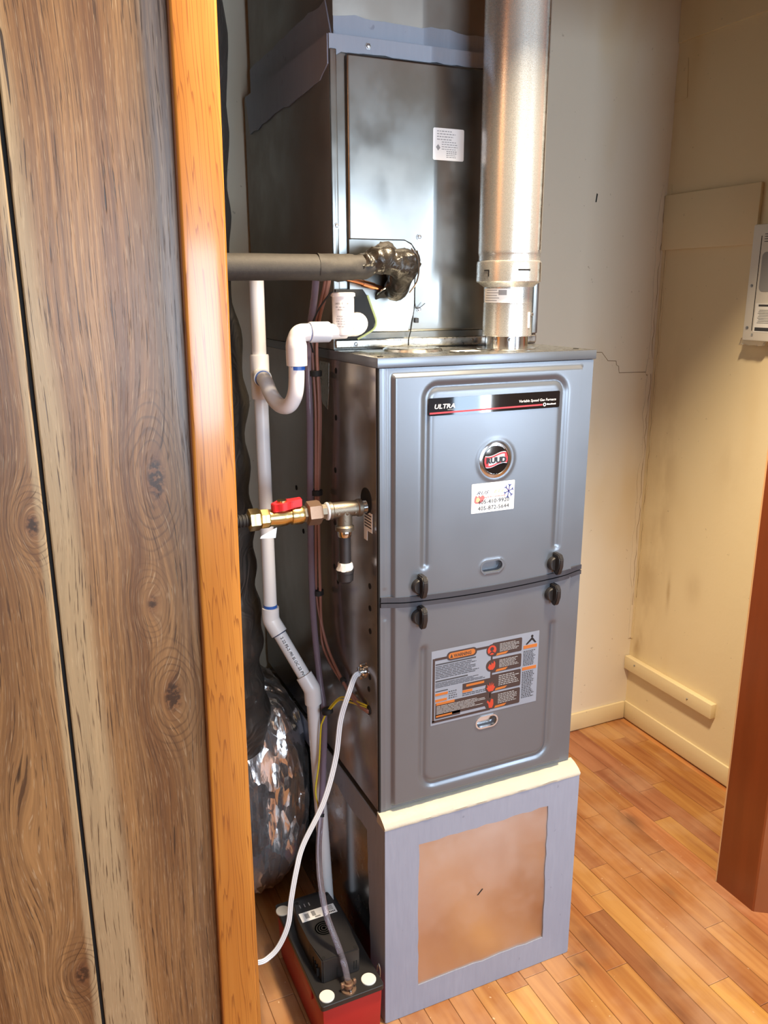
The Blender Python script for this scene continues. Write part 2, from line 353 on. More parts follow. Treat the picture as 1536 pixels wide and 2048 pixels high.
def tube(bm, pts, r, n=12, jitter=0.0, jsc=40):
    P = [Vector(p) for p in pts]; m = len(P); rr = r if isinstance(r, (list, tuple)) else [r] * m; rings = []; s = None
    for i in range(m):
        d = (P[min(i + 1, m - 1)] - P[max(i - 1, 0)]).normalized()
        if s is None: s, t = frame_of(d)
        else: s = (s - d * s.dot(d)).normalized()
        t = d.cross(s); ring = []
        for k in range(n):
            a = 2 * math.pi * k / n; off = s * math.cos(a) + t * math.sin(a); q = P[i] + off * rr[i]
            if jitter: q += off * jitter * mnoise.noise(q * jsc)
            ring.append(bm.verts.new(q))
        rings.append(ring)
    for a, b in zip(rings, rings[1:]):
        for k in range(n): bm.faces.new((a[k], a[(k + 1) % n], b[(k + 1) % n], b[k]))
    bm.faces.new(rings[0][::-1]); bm.faces.new(rings[-1]); return bm
def interp(vals, m):
    n = len(vals); out = []
    for i in range(m):
        f = i / (m - 1) * (n - 1); k = min(int(f), n - 2); out.append(vals[k] + (vals[k + 1] - vals[k]) * (f - k))
    return out
def prism(bm, poly, axis, a, b):
    """poly: 2D points in the plane normal to axis ('x': (y,z), 'y': (x,z), 'z': (x,y)) extruded a..b"""
    def V(p, t): return {'x': (t, p[0], p[1]), 'y': (p[0], t, p[1]), 'z': (p[0], p[1], t)}[axis]
    A = [bm.verts.new(V(p, a)) for p in poly]; Bv = [bm.verts.new(V(p, b)) for p in poly]; n = len(poly)
    bm.faces.new(A); bm.faces.new(Bv[::-1])
    for i in range(n): bm.faces.new((A[i], Bv[i], Bv[(i + 1) % n], A[(i + 1) % n]))
    return bm
def rrect(x0, x1, z0, z1, r, k=5):
    out = []
    for cx, cz, a0 in ((x1 - r, z0 + r, -90), (x1 - r, z1 - r, 0), (x0 + r, z1 - r, 90), (x0 + r, z0 + r, 180)):
        for i in range(k + 1):
            a = math.radians(a0 + 90 * i / k); out.append((cx + r * math.cos(a), cz + r * math.sin(a)))
    return out
def jag(p, q, n, amp, rnd):
    p, q = Vector(p), Vector(q); d = (q - p); nn = Vector((-d.y, d.x)).normalized()
    return [tuple(p + d * (i / n) + nn * (rnd.uniform(-amp, amp) if 0 < i < n else 0)) for i in range(n)]
def screw(parent, p, axis, r=.004, name='screw'):
    bm = B(); lathe(bm, Vector(p), axis, [(0, r * 1.5), (r * .35, r * 1.5), (r * .4, r), (r * 1.1, r * .9), (r * 1.25, r * .5)], 6 if r > .0035 else 10)
    return finish(name, bm, 'steel_screw', parent)
def text(parent, name, body, p, right, up, size, mat, align='LEFT', width=None, shear=0.0, depth=.0002, bold=0.0):
    cu_ = bpy.data.curves.new('lettering', 'FONT'); cu_.body = body; cu_.size = size; cu_.align_x = align; cu_.extrude = depth; cu_.shear = shear; cu_.offset = bold; cu_.resolution_u = 2
    t = bpy.data.objects.new('lettering', cu_); COL.objects.link(t)
    dg = bpy.context.evaluated_depsgraph_get(); me = bpy.data.meshes.new_from_object(t.evaluated_get(dg)); bpy.data.objects.remove(t)
    bpy.data.curves.remove(cu_)
    r, u = Vector(right).normalized(), Vector(up).normalized(); nrm = r.cross(u)
    xs = [v.co.x for v in me.vertices] or [0, 1]; k = 1.0
    if width: k = width / max(max(xs) - min(xs), 1e-6)
    L = Vector(root_of(parent).location)
    for v in me.vertices: v.co = Vector(p) + r * v.co.x * k + u * v.co.y + nrm * v.co.z - L
    me.name = name; me.materials.clear(); me.materials.append(MT[mat]); o = bpy.data.objects.new(name, me); COL.objects.link(o); o.parent = parent
    return o
def rect_y(bm, x0, x1, z0, z1, y, d=.0003): return box(bm, x0, x1, y - d, y, z0, z1)
def text_lines(bm, x0, x1, z0, z1, n, y, rnd, fill=.45, d=.0002):
    st = (z1 - z0) / n
    for i in range(n):
        zz = z1 - st * (i + .5); x = x0; xe = x0 + (x1 - x0) * rnd.uniform(.72, 1)
        while x < xe:
            wd = min(rnd.uniform(.004, .012) * (x1 - x0) / .05 * .7, xe - x)
            rect_y(bm, x, x + wd, zz - st * fill / 2, zz + st * fill / 2, y, d); x += wd + st * .35
    return bm

# ================================================================== SETTING
XR, YB = 1.278, .752
bm = B(); box(bm, -1.8, 3.2, -2.7, YB, -.06, -.004)
floor = struct(finish('floor', bm, 'floor_base', None, (0, 0, 0)))
KN = {9: [-.112], 10: [.04], 11: [.088], 12: [-.234], 13: [.105], 15: [.148], 16: [.333, -.31], 17: [.253, .52], 18: [.07], 19: [.393], 20: [.22], 5: [-.07]}
PAL = [srgb(178, 129, 80), srgb(171, 120, 72), srgb(182, 133, 82), srgb(164, 113, 69), srgb(174, 123, 74), srgb(180, 134, 78)]
YEL = srgb(198, 150, 78)
pr = random.Random(11)
for k in range(-8, 22):
    xa = .0292 - .0582 + .0582 * k; xb = xa + .0582
    xb = min(xb, XR - .001); xa = max(xa, -.44)
    if xb - xa < .006: continue
    ends = set(KN.get(k, [])); y = pr.uniform(-.25, .1)
    if not ends: ends = {round(y, 3)}
    y = min(ends) - pr.uniform(.35, .5)
    while y > -1.35: ends.add(y); y -= pr.uniform(.35, .6)
    y = max(ends) + pr.uniform(.3, .5)
    while y < .7: ends.add(y); y += pr.uniform(.3, .5)
    es = [-1.45] + sorted(ends) + [YB - .002]
    for a, b in zip(es, es[1:]):
        if xa >= -.002 and xb <= .452 and a > -.04: continue
        if xa > .94 and b < -.15: pass
        bm = B(); box(bm, xa + .0004, xb - .0004, a + .0004, b - .0004, -.003, 0, .0009, 1)
        o = finish('plank', bm, 'floor', floor, smooth=False)
        c = pr.choice(PAL)
        if k in (17, 18) and a > .05: c = srgb(164, 112, 82)
        if k == 16 and a > -.35 and b < .5: c = srgb(180, 122, 80)
        if k == 10 and b < .1: c = srgb(148, 102, 68)
        if b < -.05 and k in (4, 5): c = YEL
        if k == 12 and b < -.2: c = YEL
        o.color = c
def wall(name, mat, *boxes):
    bm = B()
    for b in boxes: box(bm, *b)
    return struct(finish(name, bm, mat, None, (0, 0, 0), smooth=False))
H = 2.45
w_back = wall('wall_back', 'wall_back', (-.47, XR + .05, YB, YB + .06, -.06, H))
w_right = wall('wall_right', 'wall_cream', (XR, XR + .06, -.0, YB, -.06, H))
wall('wall_left', 'wall_hall', (-.52, -.46, -.0, YB, -.06, H))
wall('ceiling', 'ceiling', (-1.86, 3.26, -2.76, YB + .06, H, H + .05))
w_front = wall('wall_front', 'wall_hall', (-1.8, -.296, -.112, 0, -.06, H), (.955, 3.2, -.112, 0, -.06, H), (-.296, .955, -.112, 0, 2.03, H))
wall('wall_hall_left', 'wall_hall', (-1.86, -1.8, -2.7, 0, -.06, H))
wall('wall_hall_right', 'wall_hall', (3.2, 3.26, -2.7, 0, -.06, H))
wall('wall_hall_rear', 'wall_hall', (-1.8, -.45, -2.76, -2.7, -.06, H), (-.45, .75, -2.76, -2.7, -.06, .9), (-.45, .75, -2.76, -2.7, 1.8, H),
     (.75, 1.48, -2.76, -2.7, -.06, H), (1.48, 1.88, -2.76, -2.7, -.06, .55), (1.48, 1.88, -2.76, -2.7, 2.02, H), (1.88, 3.2, -2.76, -2.7, -.06, H))
# window frames behind the camera
for i, (a, b, c, d) in enumerate(((-.45, .75, .9, 1.8), (1.48, 1.88, .55, 2.02))):
    bm = B()
    for q in ((a - .05, a, c - .05, d + .05), (b, b + .05, c - .05, d + .05), (a, b, d, d + .05), (a, b, c - .05, c)):
        box(bm, q[0], q[1], -2.70, -2.675, q[2], q[3], .004)
    struct(finish('window_%d' % (i + 1), bm, 'white_plastic', None, (0, 0, 0)))
# panelling boards of the front wall
for xa, xb in ((-1.3, -.945), (-.94, -.738), (-.733, -.5325), (-.5275, -.300)):
    bm = B(); box(bm, xa, xb, -.121, -.112, 0, H, .0022, 2); finish('panel_board', bm, 'panelling', w_front, smooth=False)
bm = B(); box(bm, -1.31, -.296, -.1135, -.112, 0, H); finish('groove_backing', bm, 'dark_gap', w_front, smooth=False)
# casing trim at the left of the opening
bm = B(); box(bm, -.0295, .0295, -.009, .009, 0, H, .004, 3)
for v in bm.verts: v.co = Vector((v.co.x - .312 + (v.co.z - 1.43) * .0098 + .0065, v.co.y - .130, v.co.z))
t1 = struct(finish('trim_1', bm, 'fir_trim', None, (-.306, -.13, 0)))
# jamb at the right of the opening
bm = B(); prism(bm, [(.931, -.0015), (.931, -.113), (.9335, -.117), (.985, -.152), (1.03, -.152), (1.03, -.112), (.96, -.112), (.96, -.0015)], 'z', 0.0, 2.03)
bm.faces.ensure_lookup_table()
t2 = struct(finish('trim_2', bm, ['jamb_wood', 'jamb_front'], None, (.93, -.1, 0), ang=20))
for p in t2.data.polygons:
    if p.normal.y < -.6: p.material_index = 1
bm = B(); box(bm, .9295, .9308, -.0025, .0005, .001, 2.03); finish('raw_edge', bm, 'raw_edge', t2, smooth=False)
bm = B(); box(bm, -.296, -.276, -.112, 0, 0, 2.03, .002); struct(finish('trim_3', bm, 'fir_trim', None, (-.286, -.05, 0)))
bm = B(); box(bm, -.276, .931, -.112, 0, 2.012, 2.03, .002); struct(finish('trim_4', bm, 'fir_trim', None, (.3, -.05, 2.02)))
# baseboards
bm = B(); box(bm, -.46, XR - .0105, YB - .0085, YB - .0002, .003, .066, .002); struct(finish('baseboard_back', bm, 'cream_board', None, (.4, YB, 0)))
bm = B(); box(bm, XR - .0085, XR - .0002, .0, YB - .002, .003, .066, .002); struct(finish('baseboard_right', bm, 'cream_board', None, (XR, .37, 0)))
# peeling tape in the corner, torn patch and stepped crack
rr = random.Random(3)
for nm, sgn in (('corner_tape', 1), ('corner_tape', -1)):
    zs = [.30 + i * .045 for i in range(33)]
    bm = B()
    e1 = [(.018 + rr.uniform(-.006, .006) if zz > .5 else .010, zz) for zz in zs]
    if sgn == 1: prism(bm, [(YB - .0003, zs[0])] + [(YB - a, zz) for a, zz in e1] + [(YB - .0003, zs[-1])], 'x', XR - .0022, XR - .0003); par = w_right
    else: prism(bm, [(XR - .0003, zs[0])] + [(XR - a * 1.2, zz) for a, zz in e1] + [(XR - .0003, zs[-1])], 'y', YB - .0022, YB - .0003); par = w_back
    finish(nm, bm, 'wall_cream' if sgn == 1 else 'wall_back', par, smooth=False)
bm = B(); tube(bm, [(XR - .010 + rr.uniform(-.004, .004), YB - .0022, .42 + i * .03) for i in range(44)], [.0006 * (i % 5 != 2) + .0001 for i in range(44)], 5); finish('crack', bm, 'crack', w_back)
bm = B(); tube(bm, [(XR - .0022, YB - .014 + rr.uniform(-.003, .003), .45 + i * .031) for i in range(40)], [.0005 * (i % 4 != 1) + .0001 for i in range(40)], 5); finish('crack', bm, 'crack', w_right)
bm = B(); tube(bm, [(x, YB - .0004, z) for x, z in ((1.03, 1.263), (1.075, 1.262), (1.10, 1.236), (1.131, 1.234), (1.134, 1.222), (1.142, 1.218), (1.146, 1.198), (1.25, 1.196), (1.254, 1.186), (1.262, 1.186))], .0008, 5); finish('crack', bm, 'crack', w_back)
bm = B(); prism(bm, [(1.249, 1.19), (1.254, 1.236), (1.277, 1.236), (1.277, 1.19)], 'y', YB - .0028, YB - .0003); finish('tape_patch', bm, 'wall_back', w_back, smooth=False)
bm = B(); prism(bm, [(YB - .0005, 2.115), (0, 2.118), (0, H), (YB - .0005, H)], 'x', XR - .006, XR - .0003); finish('drywall_panel', bm, 'wall_cream', w_right, smooth=False)
bm = B(); prism(bm, [(.7515, 2.072), (.711, 2.070), (.703, 1.967), (.7515, 1.96)], 'x', XR - .002, XR - .0003); finish('tape_patch', bm, 'wall_cream', w_right, smooth=False)
for (px, pz) in ((1.02, 1.695),):
    bm = B(); prism(bm, [(px - .003, pz - .012), (px + .001, pz - .012), (px + .004, pz + .010), (px, pz + .012)], 'y', YB - .0006, YB - .0001); finish('wall_gouge', bm, 'dark_gap', w_back, smooth=False)

# ================================================================== THINGS ON THE RIGHT WALL
bm = B(); box(bm, XR - .0105, XR - .0003, .401, YB - .003, 1.557, 1.711, .002)
tag(finish('wall_board', bm, 'wall_cream', None, (XR, .58, 1.557)), 'wide flat cream board fixed high on right wall near the corner', 'board')
c = root('wall_cleat', (XR, .55, .19), 'narrow cream wooden batten nailed low on right wall above baseboard', 'batten')
bm = B(); box(bm, XR - .0215, XR - .0003, .364, YB - .003, .192, .2385, .0015); finish('batten', bm, 'cream_board', c)
for yy, zz in ((.46, .214), (.70, .222)): screw(c, (XR - .0215, yy, zz), (-1, 0, 0), .0022, 'nail')
nb = root('wall_box', (XR, .3, 1.31), 'white plastic box with dark window and printed notes at right picture edge', 'box')
bm = B(); box(bm, XR - .040, XR - .0003, .20, .384, 1.312, 1.604, .004); finish('housing', bm, 'white_plastic', nb)
bm = B(); box(bm, XR - .0405, XR - .0398, .3535, .3555, 1.338, 1.575); finish('slot', bm, 'dark_gap', nb)
bm = B(); prism(bm, rrect(.215, .346, 1.437, 1.535, .012), 'x', XR - .0412, XR - .0398); finish('screen', bm, 'ink_grey', nb)
bm = B(); prism(bm, rrect(.21, .349, 1.335, 1.408, .002), 'x', XR - .0408, XR - .0398); finish('notice', bm, 'white_paper', nb)
bm = B()
for i in range(9): box(bm, XR - .0411, XR - .0407, .22, .340 - .002 * (i % 3), 1.358 + i * .004, 1.3592 + i * .004)
box(bm, XR - .0411, XR - .0407, .215, .345, 1.338, 1.347); box(bm, XR - .0411, XR - .0407, .215, .340, 1.400, 1.405)
for i in range(4): box(bm, XR - .0409, XR - .0397, .21, .345, 1.560 + i * .006, 1.5615 + i * .006)
o = finish('printed_text', bm, 'ink', nb, smooth=False)
for zz in (1.345, 1.452): screw(nb, (XR - .040, .370, zz), (-1, 0, 0), .003)
bm = B(); box(bm, XR - .0415, XR - .0398, .349, .354, 1.324, 1.331); finish('button', bm, 'ink_grey', nb)
bm = B()
pts = []
for i in range(7): pts.append((.39 + rr.uniform(-.004, .006) - .012 * i, 1.302 + rr.uniform(-.004, .004)))
prism(bm, [(.388, 1.318)] + pts + [(.31, 1.318)], 'x', XR - .038, XR - .03); finish('plastic_sleeve', bm, 'plastic_bag', nb)

# ================================================================== RETURN BASE
ZB, ZT, W, YF = .4735, 1.3346, .445, .73
rb = root('return_air_box', (.225, .35, 0), 'square sheet metal return box with grey painted edges under the furnace', 'duct')
bm = B(); box(bm, 0, .4497, -.0305, YF, .001, .458, .002); finish('box_body', bm, ['base_side', 'bare_metal'], rb)
ob = bpy.data.objects[rb.children[0].name]
for p in ob.data.polygons:
    if p.normal.y < -.9: p.material_index = 1
q = random.Random(5)
out = rrect(-.0012, .4508, .001, .459, .004, 2)
inner = jag((.073, .066), (.379, .067), 14, .0018, q) + jag((.379, .067), (.374, .40), 14, .0015, q) + jag((.374, .40), (.071, .402), 14, .002, q) + jag((.071, .402), (.073, .066), 14, .0015, q)
def ring_slab(bm, outer, inn, y0, y1):
    # four trapezoid-like pieces between an outer rectangle and a jagged hole
    vs_o0 = [bm.verts.new((x, y0, z)) for x, z in outer]; vs_i0 = [bm.verts.new((x, y0, z)) for x, z in inn]
    e = []
    for L in (vs_o0, vs_i0):
        for i in range(len(L)): e.append(bm.edges.new((L[i], L[(i + 1) % len(L)])))
    f = bmesh.ops.triangle_fill(bm, use_beauty=True, edges=e)
    fs = [g_ for g_ in f['geom'] if isinstance(g_, bmesh.types.BMFace)]
    ex = bmesh.ops.extrude_face_region(bm, geom=fs)
    bmesh.ops.translate(bm, verts=[v for v in ex['geom'] if isinstance(v, bmesh.types.BMVert)], vec=(0, y1 - y0, 0))
bm = B(); ring_slab(bm, out, inner, -.0305, -.0322); o = finish('painted_border', bm, 'mastic_grey', rb, smooth=False)
bm = B()
prism(bm, [(-.031, .002)] + jag((.036, .002), (.054, .40), 14, .002, q) + jag((.054, .40), (.70, .40), 20, .005, q) + [(.70, .40), (.72, .4585), (-.031, .4585)], 'x', -.0014, .0002)
finish('painted_border', bm, 'mastic_grey', rb, smooth=False)['label'] = 'dull grey mastic band along the left side edges'
bm = B(); q2 = random.Random(9)
N = 40
for (xa, xb) in ((-.002, .4522),):
    rows = []
    for i in range(N + 1):
        x = xa + (xb - xa) * i / N; w_ = .0015 * mnoise.noise(Vector((x * 40, 1.2, 3))) ; w2 = .002 * mnoise.noise(Vector((x * 70, 4.2, 3)))
        rows.append([bm.verts.new(p) for p in ((x, .004, .452), (x, .002, .4755 + w_), (x, -.012, .4725 + w2), (x, -.026, .4655 + w_), (x, -.0335 + w_, .4585 + w2), (x, -.0325, .453 + w2))])
    for a, b in zip(rows, rows[1:]):
        for j in range(6): bm.faces.new((a[j], a[(j + 1) % 6], b[(j + 1) % 6], b[j]))
    bm.faces.new(rows[0]); bm.faces.new(rows[-1][::-1])
finish('mastic_bead', bm, 'mastic_cream', rb, ang=60)
bm = B(); prism(bm, [(.208, .236), (.211, .236), (.222, .247), (.220, .248)], 'y', -.0312, -.0303); finish('scratch', bm, 'dark_gap', rb, smooth=False)

# ================================================================== FURNACE
fu = root('gas_furnace', (.2225, .36, ZB), 'tall grey gas furnace with two embossed front doors and black latches', 'furnace')
bm = B(); box(bm, 0, W, .004, YF, ZB + .0005, 1.3175, .0015); finish('casing', bm, ['casing_steel', 'painted_steel'], fu)
ca = [o for o in fu.children if o.name.startswith('casing')][0]
for p in ca.data.polygons:
    if p.normal.x > .5 or p.normal.y < -.5: p.material_index = 1
bm = B(); box(bm, -.0008, W + .0012, -.0055, YF, 1.3176, ZT, .0012); finish('top_panel', bm, ['painted_steel', 'galvanised'], fu)
tp = [o for o in fu.children if o.name.startswith('top_panel')][0]
for p in tp.data.polygons:
    if p.normal.z > .8: p.material_index = 1
bm = B(); lathe(bm, (.128, .125, ZT), (0, 0, 1), [(0, .056), (.004, .054), (.006, .050), (.0045, .047), (.0045, .001)], 40); finish('knockout_plate', bm, 'galvanised', fu)
bm = B(); box(bm, .185, .235, .06, .085, ZT, ZT + .0006); finish('sticker', bm, 'white_paper', fu)
for x, y in ((.012, .012), (.425, .03), (.17, .05), (.19, .05)):
    bm = B(); lathe(bm, (x, y, ZT), (0, 0, 1), [(0, .0055), (.0012, .005), (.0014, .001)], 14); finish('knockout_hole', bm, 'black_hole', fu)
# doors as embossed sheets
def sst(a, b, x):
    t = max(0, min(1, (x - a) / (b - a))); return t * t * (3 - 2 * t)
def sd_rr(x, z, x0, x1, z0, z1, r):
    cx, cz = (x0 + x1) / 2, (z0 + z1) / 2; qx = abs(x - cx) - (x1 - x0) / 2 + r; qz = abs(z - cz) - (z1 - z0) / 2 + r
    return math.hypot(max(qx, 0), max(qz, 0)) + min(max(qx, qz), 0) - r
def hgt(x, z, up):
    f = sst(.0245, .0295, x) * (1 - sst(.4115, .4165, x))
    f *= (1 - sst(1.302, 1.3075, z)) if up else sst(.4835, .489, z)
    h = .008 * f
    if up:
        d = abs(sd_rr(x, z, .088, .3725, .60, 1.2835, .022))
        if z < .966: d = min(math.hypot(x - .088, z - .966), math.hypot(x - .3725, z - .966)) if z < .966 else d
    else:
        d = abs(sd_rr(x, z, .088, .376, .5135, 1.1, .028))
        if z > .80: d = min(math.hypot(x - .088, z - .80), math.hypot(x - .376, z - .80))
    h -= .0042 * math.exp(-(d / .0062) ** 2)
    pz = .9435 if up else .6205
    dp = abs(sd_rr(x, z, .229 - .0245, .229 + .0245, pz - .0125, pz + .0125, .0124)) ; di = sd_rr(x, z, .229 - .0245, .229 + .0245, pz - .0125, pz + .0125, .0124)
    h += .0012 * math.exp(-(dp / .0022) ** 2)
    if di < 0: h -= .0112 * sst(0, .004, -di)
    if up: h += .0012 * math.exp(-((math.hypot(x - .230, z - 1.146) - .036) / .004) ** 2)
    # thin bead on the left flange
    if .9 < 1 and (z > .93 if up else z < .87): h += .0012 * math.exp(-((x - .0125) / .0018) ** 2)
    return h
def sag(x): return .0095 * max(0, 1 - ((x - .2225) / .2185) ** 2)
def door(name, z0, z1, up):
    bm = B(); nx, nz = 176, 160; x0, x1 = .0035, .4415; g_ = []
    for j in range(nz + 1):
        row = []
        for i in range(nx + 1):
            x = x0 + (x1 - x0) * i / nx; v = j / nz
            za, zb_ = (z0 - sag(x), z1) if up else (z0, z1 - sag(x))
            z = za + (zb_ - za) * v
            row.append(bm.verts.new((x, -.0035 - hgt(x, z, up), z)))
        g_.append(row)
    for j in range(nz):
        for i in range(nx): bm.faces.new((g_[j][i], g_[j][i + 1], g_[j + 1][i + 1], g_[j + 1][i]))
    loop = [g_[0][i] for i in range(nx + 1)] + [g_[j][nx] for j in range(1, nz + 1)] + [g_[nz][i] for i in range(nx - 1, -1, -1)] + [g_[j][0] for j in range(nz - 1, 0, -1)]
    bk = [bm.verts.new((v.co.x, .0035, v.co.z)) for v in loop]
    for i in range(len(loop)): bm.faces.new((loop[i], bk[i], bk[(i + 1) % len(loop)], loop[(i + 1) % len(loop)]))
    return finish(name, bm, 'painted_steel', fu, ang=50)
du = door('upper_door', .9135, 1.3165, True); dl = door('lower_door', ZB + .004, .8975, False)
def seam_strip(za, zb_, par):
    bm = B(); n = 40; rows = []
    for i in range(n + 1):
        x = .0035 + .438 * i / n; s = sag(x); y = -.0050 - .0075 * sst(.0, .05, x) * (1 - sst(.39, .44, x))
        rows.append([bm.verts.new(p) for p in ((x, .002, za - s), (x, y - .0016, za - s), (x, y - .0016, zb_ - s), (x, .002, zb_ - s))])
    for a, b in zip(rows, rows[1:]):
        for j in range(4): bm.faces.new((a[j], a[(j + 1) % 4], b[(j + 1) % 4], b[j]))
    bm.faces.new(rows[0]); bm.faces.new(rows[-1][::-1]); return finish('door_gasket', bm, 'gasket', par, smooth=False)
seam_strip(.9055, .9148, du); seam_strip(.8952, .9032, dl)
bm = B(); box(bm, .0006, .0034, -.0032, .0039, ZB + .002, 1.317); finish('edge_gap', bm, 'dark_gap', fu, smooth=False)
bm = B(); box(bm, .004, .441, -.002, .0039, .88, .92); finish('seam_gap', bm, 'black_hole', fu, smooth=False)
def latch(x, zc, par, flip=1):
    zc -= .0
    bm = B(); f = flip
    poly = [(-.0112, .021), (-.030, .0205), (-.036, .012), (-.0355, -.004), (-.030, -.0195), (-.024, -.0225), (-.0112, -.014)]
    prism(bm, [(a, zc + b) for a, b in poly], 'x', x - .001, x + .0095)
    bmesh.ops.bevel(bm, geom=bm.edges[:], offset=.0016, segments=2, affect='EDGES')
    cyl(bm, (x + .0008, -.0106, zc - .001), (x + .0008, -.0225, zc - .001), .0138, None, 28, .0018)
    return finish('door_latch', bm, 'black_plastic', par)
latch(.074, .930, du); latch(.3665, .9315, du); latch(.074, .871, dl); latch(.3645, .869, dl)
for pz, par in ((.9435, du), (.6205, dl)):
    bm = B(); o1 = rrect(.229 - .0255, .229 + .0255, pz - .0135, pz + .0135, .0134, 8); i1 = rrect(.229 - .0225, .229 + .0225, pz - .0105, pz + .0105, .0104, 8)
    A = [[bm.verts.new((x, yy, z)) for x, z in L] for L, yy in ((o1, -.0112), (o1, -.0128), (i1, -.0128), (i1, -.0014))]
    n = len(o1)
    for a, b in zip(A, A[1:]):
        for i in range(n): bm.faces.new((a[i], a[(i + 1) % n], b[(i + 1) % n], b[i]))
    bm.faces.new(A[-1]); finish('finger_pull', bm, 'chrome' if par is dl else 'painted_steel', par)
# --- brand strip on the upper door
YS = -.0116
bm = B(); prism(bm, rrect(.091, .3625, 1.2335, 1.2638, .003), 'y', YS, YS - .0007); st = finish('name_strip', bm, 'gloss_black', du, smooth=False); YS -= .0007
X_, Z_ = (1, 0, 0), (0, 0, 1)
text(st, 'lettering', 'ULTRA', (.1015, YS - .0001, 1.2455), X_, Z_, .0108, 'ink_white', width=.040, shear=.2, bold=.0002)
bm = B(); rect_y(bm, .128, .1405, 1.2424, 1.2432, YS); rect_y(bm, .1415, .1425, 1.2525, 1.2532, YS); finish('printed_text', bm, 'ink_grey', st, smooth=False)
text(st, 'lettering', 'Variable Speed Gas Furnace', (.2735, YS - .0001, 1.2468), X_, Z_, .0064, 'ink_white', width=.080, shear=.15)
bm = B(); prism(bm, [(.0935, 1.2365), (.325, 1.2388), (.325, 1.2415), (.0935, 1.2393)], 'y', YS, YS - .0002); finish('red_line', bm, 'ink_red', st, smooth=False)
bm = B(); lathe(bm, (.3295, YS, 1.2403), (0, -1, 0), [(0, .0033), (.0003, .0033), (.0003, .0018), (0, .0018)], 20); finish('logo_ring', bm, 'ink_white', st, smooth=False)
bm = B(); 
for i, (a, b) in enumerate(((.3345, .3378), (.3385, .3402), (.3408, .3432), (.3440, .3462), (.3468, .3485), (.3492, .3518), (.3524, .3540))): rect_y(bm, a, b, 1.2393, 1.2413 + .0006 * (i % 3 == 0), YS)
finish('printed_text', bm, 'ink_white', st, smooth=False)
# --- round badge
bx, bz = .2285, 1.1465
bm = B(); lathe(bm, (bx, -.0112, bz), (0, -1, 0), [(0, .034), (.0018, .0335), (.003, .0305), (.0032, .0275), (.002, .0262), (.0018, .001)], 56); bd = finish('brand_badge', bm, 'chrome', du)
bm = B(); lathe(bm, (bx, -.013, bz), (0, -1, 0), [(0, .0258), (.0012, .0258), (.0012, .001)], 48); finish('badge_disc', bm, 'gloss_black', bd)
yb_ = -.0142
def wave(a, x): return a + .0035 * math.sin((x - bx) / .0256 * 2.6)
xs = [bx - .0245 + .049 * i / 28 for i in range(29)]
def inside(x, z): 
    r2 = .0247 ** 2 - (x - bx) ** 2; m_ = math.sqrt(max(r2, 1e-9)); return max(bz - m_, min(bz + m_, z))
def wpoly(a, b, y, mat, x0=0, x1=29):
    bm = B(); P = [(x, inside(x, wave(a, x))) for x in xs[x0:x1]] + [(x, inside(x, wave(b, x))) for x in xs[x0:x1][::-1]]
    prism(bm, P, 'y', y, y - .0004); return finish('badge_wave', bm, mat, bd, smooth=False)
wpoly(bz - .0105, bz + .0110, yb_, 'badge_silver'); wpoly(bz - .0092, bz + .0098, yb_ - .0004, 'ink_red')
wpoly(bz - .0062, bz + .0068, yb_ - .0006, 'badge_silver', 5, 25)
text(bd, 'lettering', 'RUUD', (bx, yb_ - .0014, bz - .0050), X_, Z_, .0140, 'ink_black', 'CENTER', width=.042, bold=.0007, depth=.0003)
# --- installer's sticker
bm = B(); prism(bm, rrect(.181, .272, 1.050, 1.105, .0012, 2), 'y', -.0116, -.0119); sk = finish('service_sticker', bm, 'white_paper', du, smooth=False); ys = -.0120
bm = B(); 
for i in range(6):
    a = math.pi / 3 * i + .3; cx_, cz_ = .2595 + .0062 * math.cos(a), 1.0855 + .0085 * math.sin(a)
    for s_ in (-1, 1):
        p = Vector((cx_, cz_)); d = Vector((math.cos(a), math.sin(a) * 1.2)); e_ = Vector((-d.y, d.x)) * s_
        prism(bm, [tuple(p), tuple(p + e_ * .003 + d * .0034), tuple(p + e_ * .0014 + d * .0042), tuple(p - e_ * .001 + d * .0012)], 'y', ys, ys - .0002)
    p = Vector((.2595, 1.0855)); d = Vector((math.cos(a), math.sin(a) * 1.3)); e_ = Vector((-d.y, d.x)) * .0007
    prism(bm, [tuple(p + e_), tuple(p + d * .0075 + e_), tuple(p + d * .0075 - e_), tuple(p - e_)], 'y', ys, ys - .0002)
finish('snowflake_print', bm, 'ink_blue', sk, smooth=False)
bm = B(); prism(bm, [(.1865, 1.0715), (.190, 1.068), (.198, 1.068), (.205, 1.0715), (.2085, 1.077), (.207, 1.0815), (.203, 1.083), (.1995, 1.080), (.197, 1.0835), (.194, 1.080), (.190, 1.0835), (.1875, 1.079)], 'y', ys, ys - .00015); finish('flame_print', bm, 'ink_pink', sk, smooth=False)
bm = B(); prism(bm, [(.190, 1.072), (.196, 1.070), (.199, 1.075), (.195, 1.080), (.191, 1.078)], 'y', ys - .00015, ys - .0002); finish('flame_print', bm, 'ink_peach', sk, smooth=False)
text(sk, 'lettering', 'RUS', (.1905, ys, 1.0845), X_, Z_, .0085, 'ink_navy', width=.026, shear=.4, depth=.0001)
text(sk, 'lettering', 'S', (.2175, ys, 1.0848), X_, Z_, .0085, 'white_plastic', width=.007, shear=.4, depth=.0001)
text(sk, 'lettering', "ELL'S", (.2265, ys, 1.0852), X_, Z_, .0085, 'ink_peach', width=.036, shear=.4, depth=.0001)
text(sk, 'lettering', 'Heating & Air Conditioning', (.1975, ys - .0001, 1.0770), X_, Z_, .0052, 'ink_pink', width=.0545, depth=.0001)
